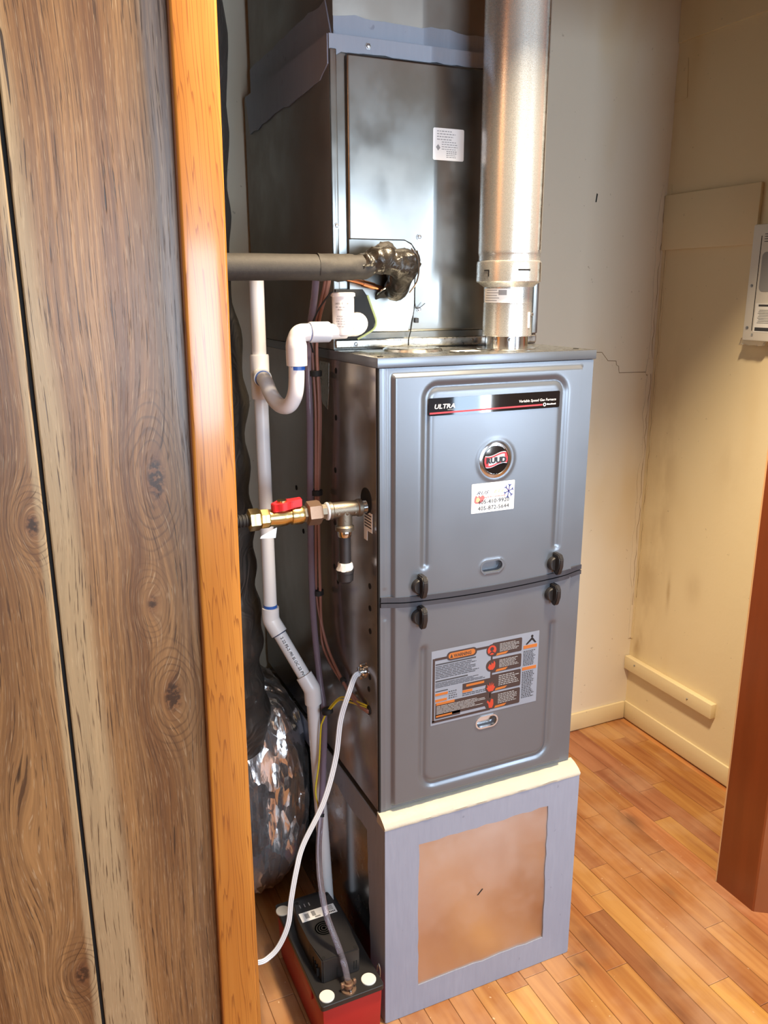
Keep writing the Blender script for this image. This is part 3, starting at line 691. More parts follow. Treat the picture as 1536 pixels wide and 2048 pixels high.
text(sk, 'lettering', '405-410-9920', (.1945, ys - .0003, 1.0665), X_, Z_, .0108, 'ink_black', width=.0665, depth=.0001)
text(sk, 'lettering', '405-872-5644', (.1945, ys - .0001, 1.0545), X_, Z_, .0108, 'ink_black', width=.0665, depth=.0001)
# --- warning label on the lower door
bm = B(); rect_y(bm, .104, .344, .640, .7935, -.0116, .0003); wl = finish('warning_label', bm, 'label_grey', dl, smooth=False); yw = -.0119
def ringpoly(pts, wd):
    pass
bm = B()
for a, b, c_, d in ((.1065, .1115, .647, .778), (.1065, .236, .6445, .6495), (.1115, .140, .7735, .7785), (.196, .236, .7775, .7825)): rect_y(bm, a, b, c_, d, yw, .0002)
prism(bm, rrect(.136, .202, .7685, .7865, .0089), 'y', yw, yw - .0003)
for zc, h_ in ((.772, .017), (.7395, .0158), (.694, .019), (.6585, .019)):
    lathe(bm, (.2355, yw, zc), (0, -1, 0), [(0, .0125), (.0003, .0125)], 28)
for z0, z1 in ((.758, .7865), (.7235, .7525), (.6835, .7195), (.6455, .6795)): prism(bm, rrect(.236, .304, z0, z1, .003), 'y', yw, yw - .00025)
rect_y(bm, .2335, .2375, .655, .772, yw, .0002)
for a, b, c_, d in ((.1135, .235, .6555, .685), (.172, .2335, .7005, .714), (.1135, .168, .652, .6605)): rect_y(bm, a, b, c_, d, yw, .0002)
finish('dark_print', bm, 'ink_brown', wl, smooth=False)
bm = B(); prism(bm, rrect(.140, .198, .7715, .7835, .006), 'y', yw - .0003, yw - .0004)
for z_ in (.7585, .7245, .6845, .6465): prism(bm, [(.245, z_), (.268, z_ + .001), (.273, z_ + .0055), (.247, z_ + .0045)], 'y', yw, yw - .0004)
for a, b, c_, d in ((.113, .140, .7005, .7055), (.113, .138, .688, .693), (.172, .194, .695, .700), (.115, .155, .6805, .6855), (.115, .15, .6555, .659), (.18, .22, .7065, .711), (.308, .340, .760, .767), (.307, .340, .714, .7205)): rect_y(bm, a, b, c_, d, yw, .0004)
finish('orange_print', bm, 'ink_orange', wl, smooth=False)
text(wl, 'lettering', 'WARNING', (.1515, yw - .0005, .7740), X_, Z_, .0092, 'ink_brown', width=.038, bold=.0002, depth=.0001)
bm = B(); prism(bm, [(.1435, .7735), (.1495, .7735), (.1465, .7815)], 'y', yw - .0004, yw - .0005); finish('alert_triangle', bm, 'ink_brown', wl, smooth=False)
bm = B(); x = .2355
lathe(bm, (x, yw - .0003, .772), (0, -1, 0), [(0, .0098), (.0001, .0098)], 24)
def flame(zc, pts): prism(bm, [(x + a * .009, zc + b * .009) for a, b in pts], 'y', yw - .0003, yw - .0005)
flame(.7395, [(-.9, -.3), (-.5, -.9), (.4, -1), (.9, -.4), (.95, .5), (.6, 1.1), (.4, .3), (0, .8), (-.1, .1), (-.5, .5)])
flame(.694, [(-.5, -1), (.6, -1), (1.1, -.1), (.7, .2), (.75, .8), (.35, .3), (.3, 1.2), (0, .2), (-.3, 1.2), (-.4, .2), (-.9, .8), (-.8, 0), (-1.1, -.1)])
flame(.6585, [(-.3, -1), (.5, -1.1), (.8, -.3), (.7, .9), (.2, 1.1), (-.1, .2), (-.7, .9), (-.9, .5), (-.5, 0)])
finish('flame_print', bm, 'ink_flame', wl, smooth=False)
bm = B(); lathe(bm, (x, yw - .0005, .7745), (0, -1, 0), [(0, .0042), (.0001, .0042)], 16)
for s_ in (-1, 1): prism(bm, [(x + s_ * .001, .770), (x + s_ * .007, .7655), (x + s_ * .006, .7635), (x - s_ * .001, .768)], 'y', yw - .0004, yw - .0006)
finish('hazard_print', bm, 'ink_brown', wl, smooth=False)
tr = random.Random(21)
bm = B(); rect_y(bm, .113, .2, .7635, .7662, yw, .0002); rect_y(bm, .113, .183, .729, .7317, yw, .0002); rect_y(bm, .113, .14, .7085, .7105, yw, .0002)
text_lines(bm, .113, .215, .735, .762, 8, yw, tr); text_lines(bm, .113, .222, .7165, .7275, 4, yw, tr); text_lines(bm, .142, .165, .6885, .7065, 4, yw, tr); text_lines(bm, .172, .232, .6875, .6945, 2, yw, tr)
text_lines(bm, .3085, .339, .723, .756, 11, yw, tr, .6); text_lines(bm, .3075, .338, .653, .7115, 16, yw, tr, .6)
finish('printed_text', bm, 'ink', wl, smooth=False)
bm = B()
for z0, z1 in ((.765, .783), (.7315, .749), (.6925, .716), (.654, .676)): text_lines(bm, .253, .301, z0, z1, 6, yw - .0002, tr)
text_lines(bm, .116, .230, .661, .679, 6, yw - .0001, tr)
finish('printed_text', bm, 'ink_grey', wl, smooth=False)
bm = B(); lathe(bm, (.3275, yw, .7845), (0, -1, 0), [(0, .0028), (.0003, .0028)], 16)
prism(bm, [(.3265, .782), (.3295, .781), (.338, .770), (.3345, .7695), (.3275, .777), (.3155, .768), (.313, .7695)], 'y', yw, yw - .0003); finish('figure_print', bm, 'ink_black', wl, smooth=False)
# --- left side details
for yy, zz in ((.034, .924), (.034, .881), (.034, .836), (.037, .742), (.197, 1.107), (.189, 1.21), (.205, 1.0), (.212, .906), (.194, .88), (.185, 1.298), (.46, 1.19), (.44, 1.02), (.40, .93), (.042, .715)):
    bm = B(); lathe(bm, (0, yy, zz), (-1, 0, 0), [(-.0002, .0055), (.0008, .0055), (.0010, .004), (.0002, .001)], 14); finish('knockout_hole', bm, 'black_hole', fu)
bm = B(); lathe(bm, (0, .047, 1.081), (-1, 0, 0), [(-.0005, .0235), (.0012, .0235), (.0013, .0205), (.0005, .001)], 32); finish('gas_inlet_hole', bm, 'black_hole', fu)
bm = B(); box(bm, -.0007, 0, .021, .058, 1.027, 1.062); sl = finish('rating_label', bm, 'white_paper', fu, smooth=False)
bm = B(); box(bm, -.0007, 0, .043, .058, 1.008, 1.027); finish('small_label', bm, 'white_paper', fu, smooth=False)
bm = B()
for i in range(5): box(bm, -.0009, -.0006, .024 + .002 * (i % 2), .054, 1.0335 + i * .0055, 1.036 + i * .0055)
finish('printed_text', bm, 'ink', sl, smooth=False)
bm = B(); cyl(bm, (.001, .042, .671), (-.002, .042, .671), .009, None, 18); finish('wire_grommet', bm, 'black_rubber', fu)
for z0, z1, y0, y1 in ((1.20, 1.31, .22, .27),):
    bm = B(); prism(bm, [(y0, z1), (y1, z1 - .0), (y1 + .01, z1 - .05), (y1 - .012, z0 + .028), (y0 + .012, z0 + .02), (y0 + .006, z0 + .05)], 'x', -.0006, 0); finish('grey_patch', bm, 'galvanised', fu, smooth=False)

# ================================================================== COIL CABINET
YC = .195
co = root('coil_cabinet', (.222, .46, 1.3346), 'dull metal cooling coil cabinet on top of the furnace behind vent pipe', 'coil cabinet')
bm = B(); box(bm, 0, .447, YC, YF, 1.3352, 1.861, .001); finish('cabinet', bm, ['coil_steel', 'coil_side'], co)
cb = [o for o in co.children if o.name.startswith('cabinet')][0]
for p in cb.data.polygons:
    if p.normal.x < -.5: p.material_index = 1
bm = B(); box(bm, .0285, .420, YC - .010, YC + .001, 1.3655, 1.834, .006, 3); fp = finish('front_panel', bm, 'coil_steel', co)
bm = B(); box(bm, 0, .0125, YC - .006, YC, 1.356, 1.838, .002); finish('corner_flange', bm, 'coil_steel', co)
bm = B(); box(bm, .434, .447, YC - .006, YC, 1.356, 1.838, .002); finish('corner_flange', bm, 'coil_steel', co)
bm = B(); box(bm, .002, .445, YC - .007, YC, 1.338, 1.3535, .0025, 3); finish('bottom_flange', bm, 'galvanised', co)
bm = B(); prism(bm, [(.029, 1.368), (.147, 1.368), (.1585, 1.40), (.1595, 1.418), (.1605, 1.512), (.154, 1.523), (.141, 1.530), (.029, 1.530)], 'y', YC - .0118, YC - .0098); ap = finish('access_plate', bm, 'coil_steel', co, smooth=False)
bm = B(); tube(bm, [(.029, YC - .0112, 1.5315), (.139, YC - .0112, 1.5315), (.153, YC - .0112, 1.5255), (.1615, YC - .0112, 1.515), (.1615, YC - .0112, 1.418), (.158, YC - .0112, 1.395), (.1535, YC - .0105, 1.366), (.151, YC - .0075, 1.352), (.1508, YC - .0075, 1.338)], .0011, 6); finish('plate_seam', bm, 'dark_gap', co)
bm = B(); prism(bm, [(.001, 1.3545), (.044, 1.3545), (.074, 1.372), (.079, 1.386), (.063, 1.432), (.054, 1.444), (.001, 1.444)], 'y', YC - .0124, YC - .0060); finish('drain_opening', bm, 'black_rubber', co, smooth=False)
bm = B(); tube(bm, spline([(.043, YC - .012, 1.3545), (.06, YC - .0125, 1.363), (.076, YC - .0125, 1.373), (.0805, YC - .0125, 1.387), (.071, YC - .0125, 1.413), (.0635, YC - .0125, 1.433)], 5), .0022, 7); finish('foam_edge', bm, 'yellow_foam', co)
bm = B(); box(bm, .161, .169, YC - .015, YC - .010, 1.382, 1.391, .001); finish('seam_clip', bm, 'black_plastic', co)
bm = B(); tube(bm, spline([(.1612, YC - .013, 1.418), (.163, YC - .015, 1.409), (.171, YC - .016, 1.411), (.180, YC - .018, 1.418)], 5), .0008, 6); finish('wire_end', bm, 'black_rubber', co)
for x, z, y in ((.007, 1.553, YC - .006), (.170, 1.5375, YC - .010), (.171, 1.407, YC - .010), (.072, 1.848, YC - .0025), (.006, 1.473, YC - .006), (.041, 1.3455, YC - .007), (.301, 1.3455, YC - .007)): screw(co, (x, y, z), (0, -1, 0), .0038)
bm = B(); prism(bm, rrect(.197, .2615, 1.673, 1.7275, .003), 'y', YC - .0099, YC - .0104); lb = finish('rating_label', bm, 'white_paper', co, smooth=False)
bm = B(); yl = YC - .0104
text_lines(bm, .205, .245, 1.706, 1.7245, 4, yl, tr, .3); text_lines(bm, .215, .250, 1.690, 1.706, 4, yl, tr, .3); text_lines(bm, .225, .248, 1.677, 1.690, 4, yl, tr, .45)
prism(bm, [(.203, 1.695), (.2075, 1.700), (.212, 1.694), (.2075, 1.689)], 'y', yl, yl - .0002); finish('printed_text', bm, 'ink_grey', lb, smooth=False)
# plenum above
pl = root('supply_plenum', (.222, .46, 1.861), 'dark sheet metal supply plenum sealed with grey mastic above coil cabinet', 'duct')
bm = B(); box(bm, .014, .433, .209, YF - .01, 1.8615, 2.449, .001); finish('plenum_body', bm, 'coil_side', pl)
mq = random.Random(13)
bm = B(); prism(bm, [(.0, 1.8), (.004, 1.824)] + jag((.022, 1.8345), (.31, 1.836), 14, .0025, mq) + [(.31, 1.836), (.318, 1.861), (.0, 1.861)], 'y', YC - .0030, YC - .0004); finish('mastic_band', bm, 'mastic_blue', co, smooth=False)
bm = B(); prism(bm, [(.014, 1.8613), (.318, 1.8613), (.318, 1.864), (.014, 1.864)], 'y', .2055, .2085); prism(bm, [(.014, 1.862), (.316, 1.862), (.316, 1.885)] + jag((.312, 1.892), (.018, 1.897), 16, .003, mq) + [(.014, 1.892)], 'y', .2065, .2089); finish('mastic_band', bm, 'mastic_blue', pl, smooth=False)
bm = B(); prism(bm, jag((YC + .001, 1.815), (.235, 1.797), 3, .002, mq) + jag((.235, 1.797), (.715, 1.779), 16, .004, mq) + [(.715, 1.861), (YC + .001, 1.861)], 'x', -.0022, -.0003); finish('mastic_band', bm, 'mastic_grey', co, smooth=False)
bm = B(); prism(bm, [(.212, 1.8625), (.715, 1.8625)] + jag((.715, 1.918), (.212, 1.925), 18, .004, mq), 'x', .0115, .0138); finish('mastic_band', bm, 'mastic_grey', pl, smooth=False)

# ================================================================== VENT PIPE
vx, vy = .315, .100
vp = root('vent_pipe', (vx, vy, ZT), 'shiny galvanised round vent pipe rising from the furnace top', 'pipe')
V_ = (vx, vy, 0)
def vl(name, prof, mat='vent_metal'):
    bm = B(); lathe(bm, V_, (0, 0, 1), prof, 64); return finish(name, bm, mat, vp)
vl('base_collar', [(ZT + .0002, .0405), (1.366, .0400)], 'chrome')
vl('pipe_sleeve', [(1.3585, .0462), (1.3605, .0466), (1.3635, .0462), (1.4165, .0455), (1.4185, .0460)])
ad = vl('pipe_adapter', [(1.4185, .0452), (1.447, .0455), (1.4485, .0475), (1.4565, .0590)])
vl('locking_collar', [(1.4555, .0588), (1.4575, .0602), (1.489, .0600), (1.4925, .0592), (1.4935, .0566), (1.503, .0566), (1.506, .0575)])
vl('pipe_section', [(1.505, .0572), (1.508, .0580), (1.512, .0578), (2.4495, .0572)])
def on_cyl(R, a, z): return Vector((vx + R * math.cos(a), vy + R * math.sin(a), z))
cam_a = math.atan2(-1.349, -.871)           # direction of the room
def curved(a0, a1, z0, z1, R, d, n=12):
    bm = B(); g_ = []
    for i in range(n + 1):
        a = a0 + (a1 - a0) * i / n; g_.append([bm.verts.new(on_cyl(r, a, z)) for r, z in ((R, z0), (R + d, z0), (R + d, z1), (R, z1))])
    for p, q_ in zip(g_, g_[1:]):
        for j in range(4): bm.faces.new((p[j], p[(j + 1) % 4], q_[(j + 1) % 4], q_[j]))
    bm.faces.new(g_[0]); bm.faces.new(g_[-1][::-1]); return bm
a_l = cam_a - 1.45
lbv = finish('pipe_label', curved(cam_a - 1.2, cam_a + .12, 1.4195, 1.4445, .0457, .0004), 'white_paper', vp)
bm = None
for i in range(5):
    b2 = curved(cam_a - 1.1 + .03 * i, cam_a - .45 + .1 * (i % 2), 1.4225 + i * .0046, 1.4238 + i * .0046, .0461, .0002, 6); finish('printed_text', b2, 'ink_grey', lbv, smooth=False)
finish('printed_text', curved(cam_a - .38, cam_a - .05, 1.433, 1.442, .0461, .0002, 6), 'ink_grey', lbv, smooth=False)
finish('pipe_seam', curved(cam_a + 1.10, cam_a + 1.18, 1.512, 2.449, .0568, .0030, 3), 'galvanised', vp)
finish('pipe_seam', curved(cam_a + 1.10, cam_a + 1.18, 1.457, 1.490, .0598, .0025, 3), 'galvanised', vp)
finish('lock_tab', curved(cam_a - .82, cam_a - .62, 1.4755, 1.4775, .0600, .0008, 3), 'dark_gap', vp)
finish('lock_tab', curved(cam_a - .66, cam_a - .62, 1.466, 1.4765, .0600, .0008, 2), 'dark_gap', vp)
finish('lock_tab', curved(cam_a + .28, cam_a + .68, 1.4755, 1.4785, .0600, .0008, 4), 'dark_gap', vp)
finish('lock_tab', curved(cam_a + 1.0, cam_a + 1.1, 1.374, 1.402, .0455, .0016, 3), 'ink_white', vp)
screw(vp, on_cyl(.0462, cam_a + 1.22, 1.398), (math.cos(cam_a + 1.22), math.sin(cam_a + 1.22), 0), .0035)
screw(vp, on_cyl(.040, cam_a - .55, 1.352), (math.cos(cam_a - .55), math.sin(cam_a - .55), 0), .003)
screw(vp, on_cyl(.040, cam_a + .15, 1.353), (math.cos(cam_a + .15), math.sin(cam_a + .15), 0), .003)
bm = B(); lathe(bm, (vx, vy, ZT), (0, 0, 1), [(.0001, .056), (.0012, .0555), (.0014, .0415), (.0002, .041)], 48); finish('flange_ring', bm, 'galvanised', vp)

# ================================================================== REFRIGERANT LINES
rl = root('suction_line', (0, .1, 1.48), 'black foam insulated pipe running left from the coil cabinet', 'pipe')
bm = B(); P = spline([(-.458, .1, 1.4785), (-.3, .1, 1.4785), (-.08, .1, 1.479), (.0, .1, 1.480)], 8); tube(bm, P, .0215, 24, .0012, 25); finish('foam_sleeve', bm, 'black_foam', rl)
bm = B(); P = spline([(-.065, .1, 1.479), (-.02, .1, 1.479), (.02, .1, 1.4805), (.035, .1, 1.482)], 6); tube(bm, P, interp([.0222, .0226, .0190, .018], len(P)), 24, .003, 60); finish('tape_wrap', bm, 'black_foam', rl)
bm = B(); P = spline([(.012, .1, 1.482), (.03, .1, 1.486), (.05, .101, 1.492), (.075, .104, 1.488), (.100, .112, 1.487), (.115, .132, 1.487), (.120, .160, 1.484), (.120, .182, 1.478)], 7)
tube(bm, P, interp([.0165, .019, .0235, .022, .025, .0285, .029, .024], len(P)), 24, .008, 70); finish('tape_wrap', bm, 'black_tape', rl)
bm = B(); P = spline([(.098, .108, 1.484), (.104, .122, 1.467), (.107, .142, 1.450), (.110, .166, 1.442)], 6); tube(bm, P, interp([.020, .021, .021, .020], len(P)), 20, .004, 70); finish('tape_wrap', bm, 'black_tape', rl)
bm = B(); P = spline([(.05, .112, 1.508), (.075, .13, 1.514), (.095, .15, 1.512)], 6); tube(bm, P, interp([.008, .012, .010], len(P)), 14, .005, 120); finish('foam_lump', bm, 'black_foam', rl)
bm = B(); P = spline([(.112, .100, 1.513), (.1225, .098, 1.500), (.1265, .098, 1.478), (.1235, .102, 1.455), (.118, .118, 1.438)], 6); tube(bm, P, .0014, 8); finish('wire_strap', bm, 'chrome', rl)
for d_ in (0, .006):
    bm = B(); g_ = Vector((.110, .176 + d_, 1.437 - d_)); lathe(bm, g_, Vector((.05, -.55, -.85)), [(0, .030), (.002, .031), (.003, .029), (.001, .022)], 32); finish('grommet_ring', bm, 'chrome' if d_ == 0 else 'black_rubber', rl)
ll = root('liquid_line', (.05, .165, 1.45), 'thin bare copper tube below black insulated pipe', 'pipe')
bm = B(); tube(bm, spline([(-.12, .135, 1.470), (-.04, .138, 1.468), (.005, .150, 1.463), (.07, .168, 1.449), (.10, .178, 1.442), (.125, .184, 1.438)], 6), .0048, 12); finish('copper_tube', bm, 'copper', ll)
bm = B(); tube(bm, spline([(.045, .162, 1.4545), (.058, .165, 1.4515), (.07, .168, 1.449)], 4), .0062, 12); finish('tube_joint', bm, 'copper', ll)

# ================================================================== CONDENSATE DRAIN
dr = root('condensate_drain', (-.05, .2, .13), 'white plastic drain pipe with trap running down beside furnace', 'pipe')
def pipe(name, pts, r, mat='white_pvc', n=20):
    bm = B(); tube(bm, pts, r, n); return finish(name, bm, mat, dr)
TP = Vector((-.1215, .27, 1.30))
pipe('riser_pipe', [(-.1205, .27, 1.476), (-.121, .27, 1.318)], .0134); pipe('riser_pipe', [(-.121, .27, 1.256), (-.1195, .2695, .815)], .0134)
bm = B(); lathe(bm, (-.121, .27, 1.243), (0, 0, 1), [(0, .0168), (.002, .0178), (.080, .0178), (.083, .0168), (.083, .0136)], 28)
d = Vector((0, -1, -.05)); lathe(bm, (-.121, .27, 1.287), (-.12, -1, -.1), [(0, .012), (.012, .0172), (.030, .0172), (.032, .0165)], 26); finish('pipe_tee', bm, 'white_pvc', dr)
bm = B(); lathe(bm, (-.1248, .2383, 1.2838), (-.12, -1, -.1), [(0, .0150), (.003, .0148)], 24); finish('primer_ring', bm, 'blue_primer', dr)
pipe('trap_pipe', spline([(-.1225, .255, 1.286), (-.125, .232, 1.283), (-.1255, .212, 1.276), (-.125, .193, 1.262), (-.122, .172, 1.249), (-.117, .152, 1.243), (-.111, .132, 1.246), (-.106, .118, 1.260), (-.103, .111, 1.282), (-.101, .110, 1.33)], 6), .0136, n=22)
bm = B(); P = spline([(-.101, .110, 1.322), (-.101, .110, 1.350), (-.0995, .110, 1.362), (-.094, .110, 1.3705), (-.083, .110, 1.3725), (-.068, .110, 1.3725)], 6)
tube(bm, P, interp([.0180, .0182, .0162, .0158, .0150, .0146], len(P)), 24); lathe(bm, (-.101, .110, 1.316), (0, 0, 1), [(0, .0140), (.001, .0178), (.032, .0182), (.034, .0165)], 26); finish('elbow_fitting', bm, 'white_pvc', dr)
bm = B(); lathe(bm, (-.101, .110, 1.310), (0, 0, 1), [(0, .01395), (.006, .01395)], 24); finish('primer_ring', bm, 'blue_primer', dr)
bm = B(); lathe(bm, (-.0775, .110, 1.3725), (1, 0, 0), [(0, .0150), (.002, .0152)], 24); finish('primer_ring', bm, 'blue_primer', dr)
bm = B(); lathe(bm, (-.0765, .110, 1.3725), (1, 0, 0), [(0, .0165), (.001, .0176), (.034, .0176), (.036, .0165)], 28); finish('pipe_coupling', bm, 'grey_pvc', dr)
pipe('stub_pipe', [(-.045, .110, 1.3725), (-.01, .110, 1.374)], .0136)
bm = B(); lathe(bm, (-.014, .110, 1.3645), (0, 0, 1), [(0, .014), (.003, .0180), (.008, .0188), (.067, .0192), (.0675, .0212), (.0725, .0212), (.074, .019)], 36); fs = finish('float_switch', bm, 'white_pvc', dr)
bm = B(); P = spline([(-.005, .112, 1.382), (.008, .116, 1.383), (.018, .126, 1.385), (.022, .145, 1.386), (.022, .196, 1.386)], 5); tube(bm, P, interp([.018, .0198, .020, .0185, .0155], len(P)), 22); finish('elbow_fitting', bm, 'white_pvc', dr)
# switch print (on the drum, facing the room)
def on_drum(a, z, r=.0193): return Vector((-.014 + r * math.cos(a), .110 + r * math.sin(a), z))
def drum_text(body, z, size, a0=-2.35, k=1.0):
    n = len(body); a = a0
    for ch in body:
        wd = size * .62
        if ch != ' ':
            am = a + wd / 2 / .0193; p_ = on_drum(a + .04, z); t_ = Vector((-math.sin(am), math.cos(am), 0))
            pts.append((ch, on_drum(a, z), t_))
        a += wd / .0193 * k
pts = []; drum_text('SAFE-T-SWITCH', 1.4185, .0042, -2.75); drum_text('MODEL SS2', 1.4085, .0034, -2.45)
cu_chars = {}
bmx = B()
for ch, p_, t_ in pts:
    if ch not in cu_chars:
        c_ = bpy.data.curves.new('f', 'FONT'); c_.body = ch; c_.size = 1; c_.resolution_u = 1; t = bpy.data.objects.new('f', c_); COL.objects.link(t)
        cu_chars[ch] = bpy.data.meshes.new_from_object(t.evaluated_get(bpy.context.evaluated_depsgraph_get())); bpy.data.objects.remove(t); bpy.data.curves.remove(c_)
    me = cu_chars[ch]; sz = .0042 if p_.z > 1.415 else .0034; base = len(bmx.verts)
    vs = [bmx.verts.new(p_ + t_ * v.co.x * sz + Vector((0, 0, v.co.y * sz)) + Vector((t_.y, -t_.x, 0)) * .0002) for v in me.vertices]
    for pg in me.polygons:
        try: bmx.faces.new([vs[i] for i in pg.vertices])
        except ValueError: pass
finish('lettering', bmx, 'ink', fs, smooth=False)
for me in cu_chars.values(): bpy.data.meshes.remove(me)
bm = B()
for i, (a0, a1) in enumerate(((-2.75, -1.75), (-2.5, -1.95), (-2.6, -1.85), (-2.65, -1.8), (-2.55, -1.75), (-2.7, -1.8))):
    zz = 1.4135 if i == 0 else 1.4025 - i * .0043
    n = 12; A0 = [on_drum(a0 + (a1 - a0) * j / n, zz) for j in range(n + 1)]
    for j in range(n):
        if (j * 7 + i * 3) % 4 == 0: continue
        a_, b_ = A0[j], A0[j + 1]; bm.faces.new([bm.verts.new(q_) for q_ in (a_, b_, b_ + Vector((0, 0, .0013)), a_ + Vector((0, 0, .0013)))])
finish('printed_text', bm, 'ink_grey', fs, smooth=False)
# lower run: 45-degree elbows
e1, e2 = Vector((-.1195, .2695, .792)), Vector((-.0592, .203, .655))
dd = (e2 - e1).normalized()
bm = B(); lathe(bm, e1 + Vector((0, 0, .022)), (0, 0, 1), [(0, .01395), (.010, .01395)], 24); finish('primer_ring', bm, 'blue_primer', dr)
bm = B(); P = [e1 + Vector((0, 0, .026)), e1 + Vector((0, 0, .004)), e1 + dd * .006 - Vector((0, 0, .001)), e1 + dd * .034]; tube(bm, spline(P, 5), .0174, 26); finish('elbow_fitting', bm, 'white_pvc', dr)
bm = B(); tube(bm, [e1 + dd * .032, e1 + dd * .036], .0142, 24); finish('primer_ring', bm, 'ink_navy', dr)
pipe('slant_pipe', [e1 + dd * .01, e2 - dd * .01], .0134)
bm = B(); tube(bm, spline([e2 - dd * .030, e2 - dd * .005, e2 + Vector((.0015, 0, -.006)), e2 + Vector((.003, -.001, -.034))], 5), .0174, 26); finish('elbow_fitting', bm, 'white_pvc', dr)
pipe('drop_pipe', [e2 + Vector((.002, 0, -.02)), (-.036, .199, .136)], .0134)
# printed codes on the slanted pipe
side = dd.cross(Vector((-.5, -.85, .1))).normalized(); nrm = side.cross(dd).normalized()
if nrm.y > 0: nrm = -nrm; side = -side
text(dr, 'lettering', '2 22 FS-2 /90 SI OC 22 PVC', e1 + dd * .042 + nrm * .0136 - side * .002, dd, nrm.cross(dd), .009, 'ink', width=.095, depth=.0002)

# ================================================================== GAS LINE
gy, gz = .047, 1.070
gl = root('gas_line', (-.1, gy, gz), 'gas pipe with brass valve and red handle entering furnace side', 'gas pipe')
def gp(name, prof, mat, n=28, ph=0.0, x0=0.0):
    bm = B(); lathe(bm, (x0, gy, gz), (1, 0, 0), prof, n, ph); return finish(name, bm, mat, gl)
pf = [(-.455, .0095)]
xx = -.45
while xx < -.218: pf += [(xx, .0098), (xx + .0015, .0112), (xx + .0035, .0112), (xx + .005, .0098)]; xx += .006
gp('flex_hose', pf + [(-.210, .0100)], 'black_rubber', 20)
gp('flare_nut', [(-.2165, .014), (-.2145, .0190), (-.199, .0190), (-.196, .0172)], 'brass', 6, .3)
gp('valve_end', [(-.1965, .0150), (-.195, .0172), (-.183, .0172), (-.180, .0158)], 'brass', 8, .2)
bv = gp('ball_valve', [(-.181, .0148), (-.175, .0150), (-.168, .0162), (-.158, .0166), (-.150, .0160), (-.144, .0140), (-.1415, .0138), (-.141, .0160), (-.138, .0168), (-.1235, .0168), (-.119, .0150)], 'brass', 28)
bm = B(); cyl(bm, (-.157, gy - .004, gz + .012), (-.157, gy - .004, gz + .030), .0085, None, 18); finish('valve_stem', bm, 'brass', bv)
bm = B(); hz = gz + .0135
ol = [(-.175, gy - .012), (-.171, gy - .0145), (-.168, gy - .012), (-.163, gy - .0165), (-.156, gy - .0185), (-.149, gy - .0165), (-.142, gy - .011), (-.124, gy - .0125), (-.122, gy + .004), (-.142, gy + .004), (-.149, gy + .0105), (-.156, gy + .012), (-.163, gy + .0105), (-.168, gy + .003), (-.175, gy + .003)]
prism(bm, ol, 'z', hz, hz + .0135); bmesh.ops.bevel(bm, geom=bm.edges[:], offset=.0012, segments=2, affect='EDGES')
for v in bm.verts: v.co.z += (v.co.x + .157) * .10
vh = finish('valve_handle', bm, 'red_handle', bv)
bm = B(); lathe(bm, (-.156, gy - .003, hz + .0133), (0, 0, 1), [(0, .005), (.0015, .005), (.003, .003), (.003, .001)], 16); finish('handle_nut', bm, 'brass', vh)
bm = B(); prism(bm, [(-.200, gz - .0305), (-.173, gz - .0325), (-.170, gz - .0145), (-.178, gz - .0175), (-.198, gz - .0265)], 'y', gy - .012, gy - .0125); finish('paper_tag', bm, 'blue_tag', gl, smooth=False)
gp('union_end', [(-.1195, .0115), (-.1185, .0142), (-.107, .0142)], 'grey_iron', 6, .1)
gp('union_nut', [(-.1135, .0170), (-.111, .0212), (-.092, .0216), (-.0875, .0195)], 'bronze_iron', 6, .25)
gp('union_end', [(-.089, .0135), (-.0785, .0138), (-.0775, .011)], 'grey_iron', 8, .1)
gp('thread_seal', [(-.0785, .0125), (-.0765, .0155), (-.0735, .0160), (-.072, .0125)], 'thread_tape', 20)
bm = B(); lathe(bm, (0, gy, gz), (1, 0, 0), [(-.0735, .0150), (-.0725, .0158), (-.067, .0158), (-.065, .0140), (-.020, .0140), (-.018, .0158), (-.0115, .0158), (-.0105, .0145)], 28)
lathe(bm, (-.0425, gy, gz), (0, 0, -1), [(0, .0138), (.028, .0138), (.031, .0168), (.038, .0168), (.039, .013)], 28)
for a in (-.058, -.042, -.026): lathe(bm, (a, gy - .0128, gz - .005), (0, -1, -.3), [(0, .0025), (.0018, .0025), (.0022, .001)], 10)
finish('pipe_tee', bm, 'grey_iron', gl)
pf = [(-.0115, .0112)]
for i in range(7): pf += [(-.0105 + i * .0018, .0116), (-.0096 + i * .0018, .0106)]
gp('threaded_nipple', pf + [(.004, .0106), (.02, .0106)], 'chrome', 22)
bm = B(); lathe(bm, (-.0425, gy, gz - .037), (0, 0, -1), [(0, .0108), (.072, .0108)], 24); finish('drip_leg', bm, 'dark_iron', gl)
bm = B(); lathe(bm, (-.0425, gy, gz - .0385), (0, 0, -1), [(0, .0118), (.003, .0125), (.009, .0122), (.0115, .0110)], 24); finish('thread_seal', bm, 'chrome', gl)
bm = B(); tube(bm, [(-.0425, gy, gz - .098), (-.0425, gy, gz - .106), (-.0428, gy, gz - .112)], [.0118, .0138, .0158], 20, .003, 200); finish('thread_seal', bm, 'thread_tape', gl)
bm = B(); lathe(bm, (-.0425, gy, gz - .1105), (0, 0, -1), [(0, .0150), (.001, .0160), (.006, .0160), (.007, .0150), (.021, .0146), (.025, .0105), (.025, .001)], 28); finish('pipe_cap', bm, 'dark_iron', gl)

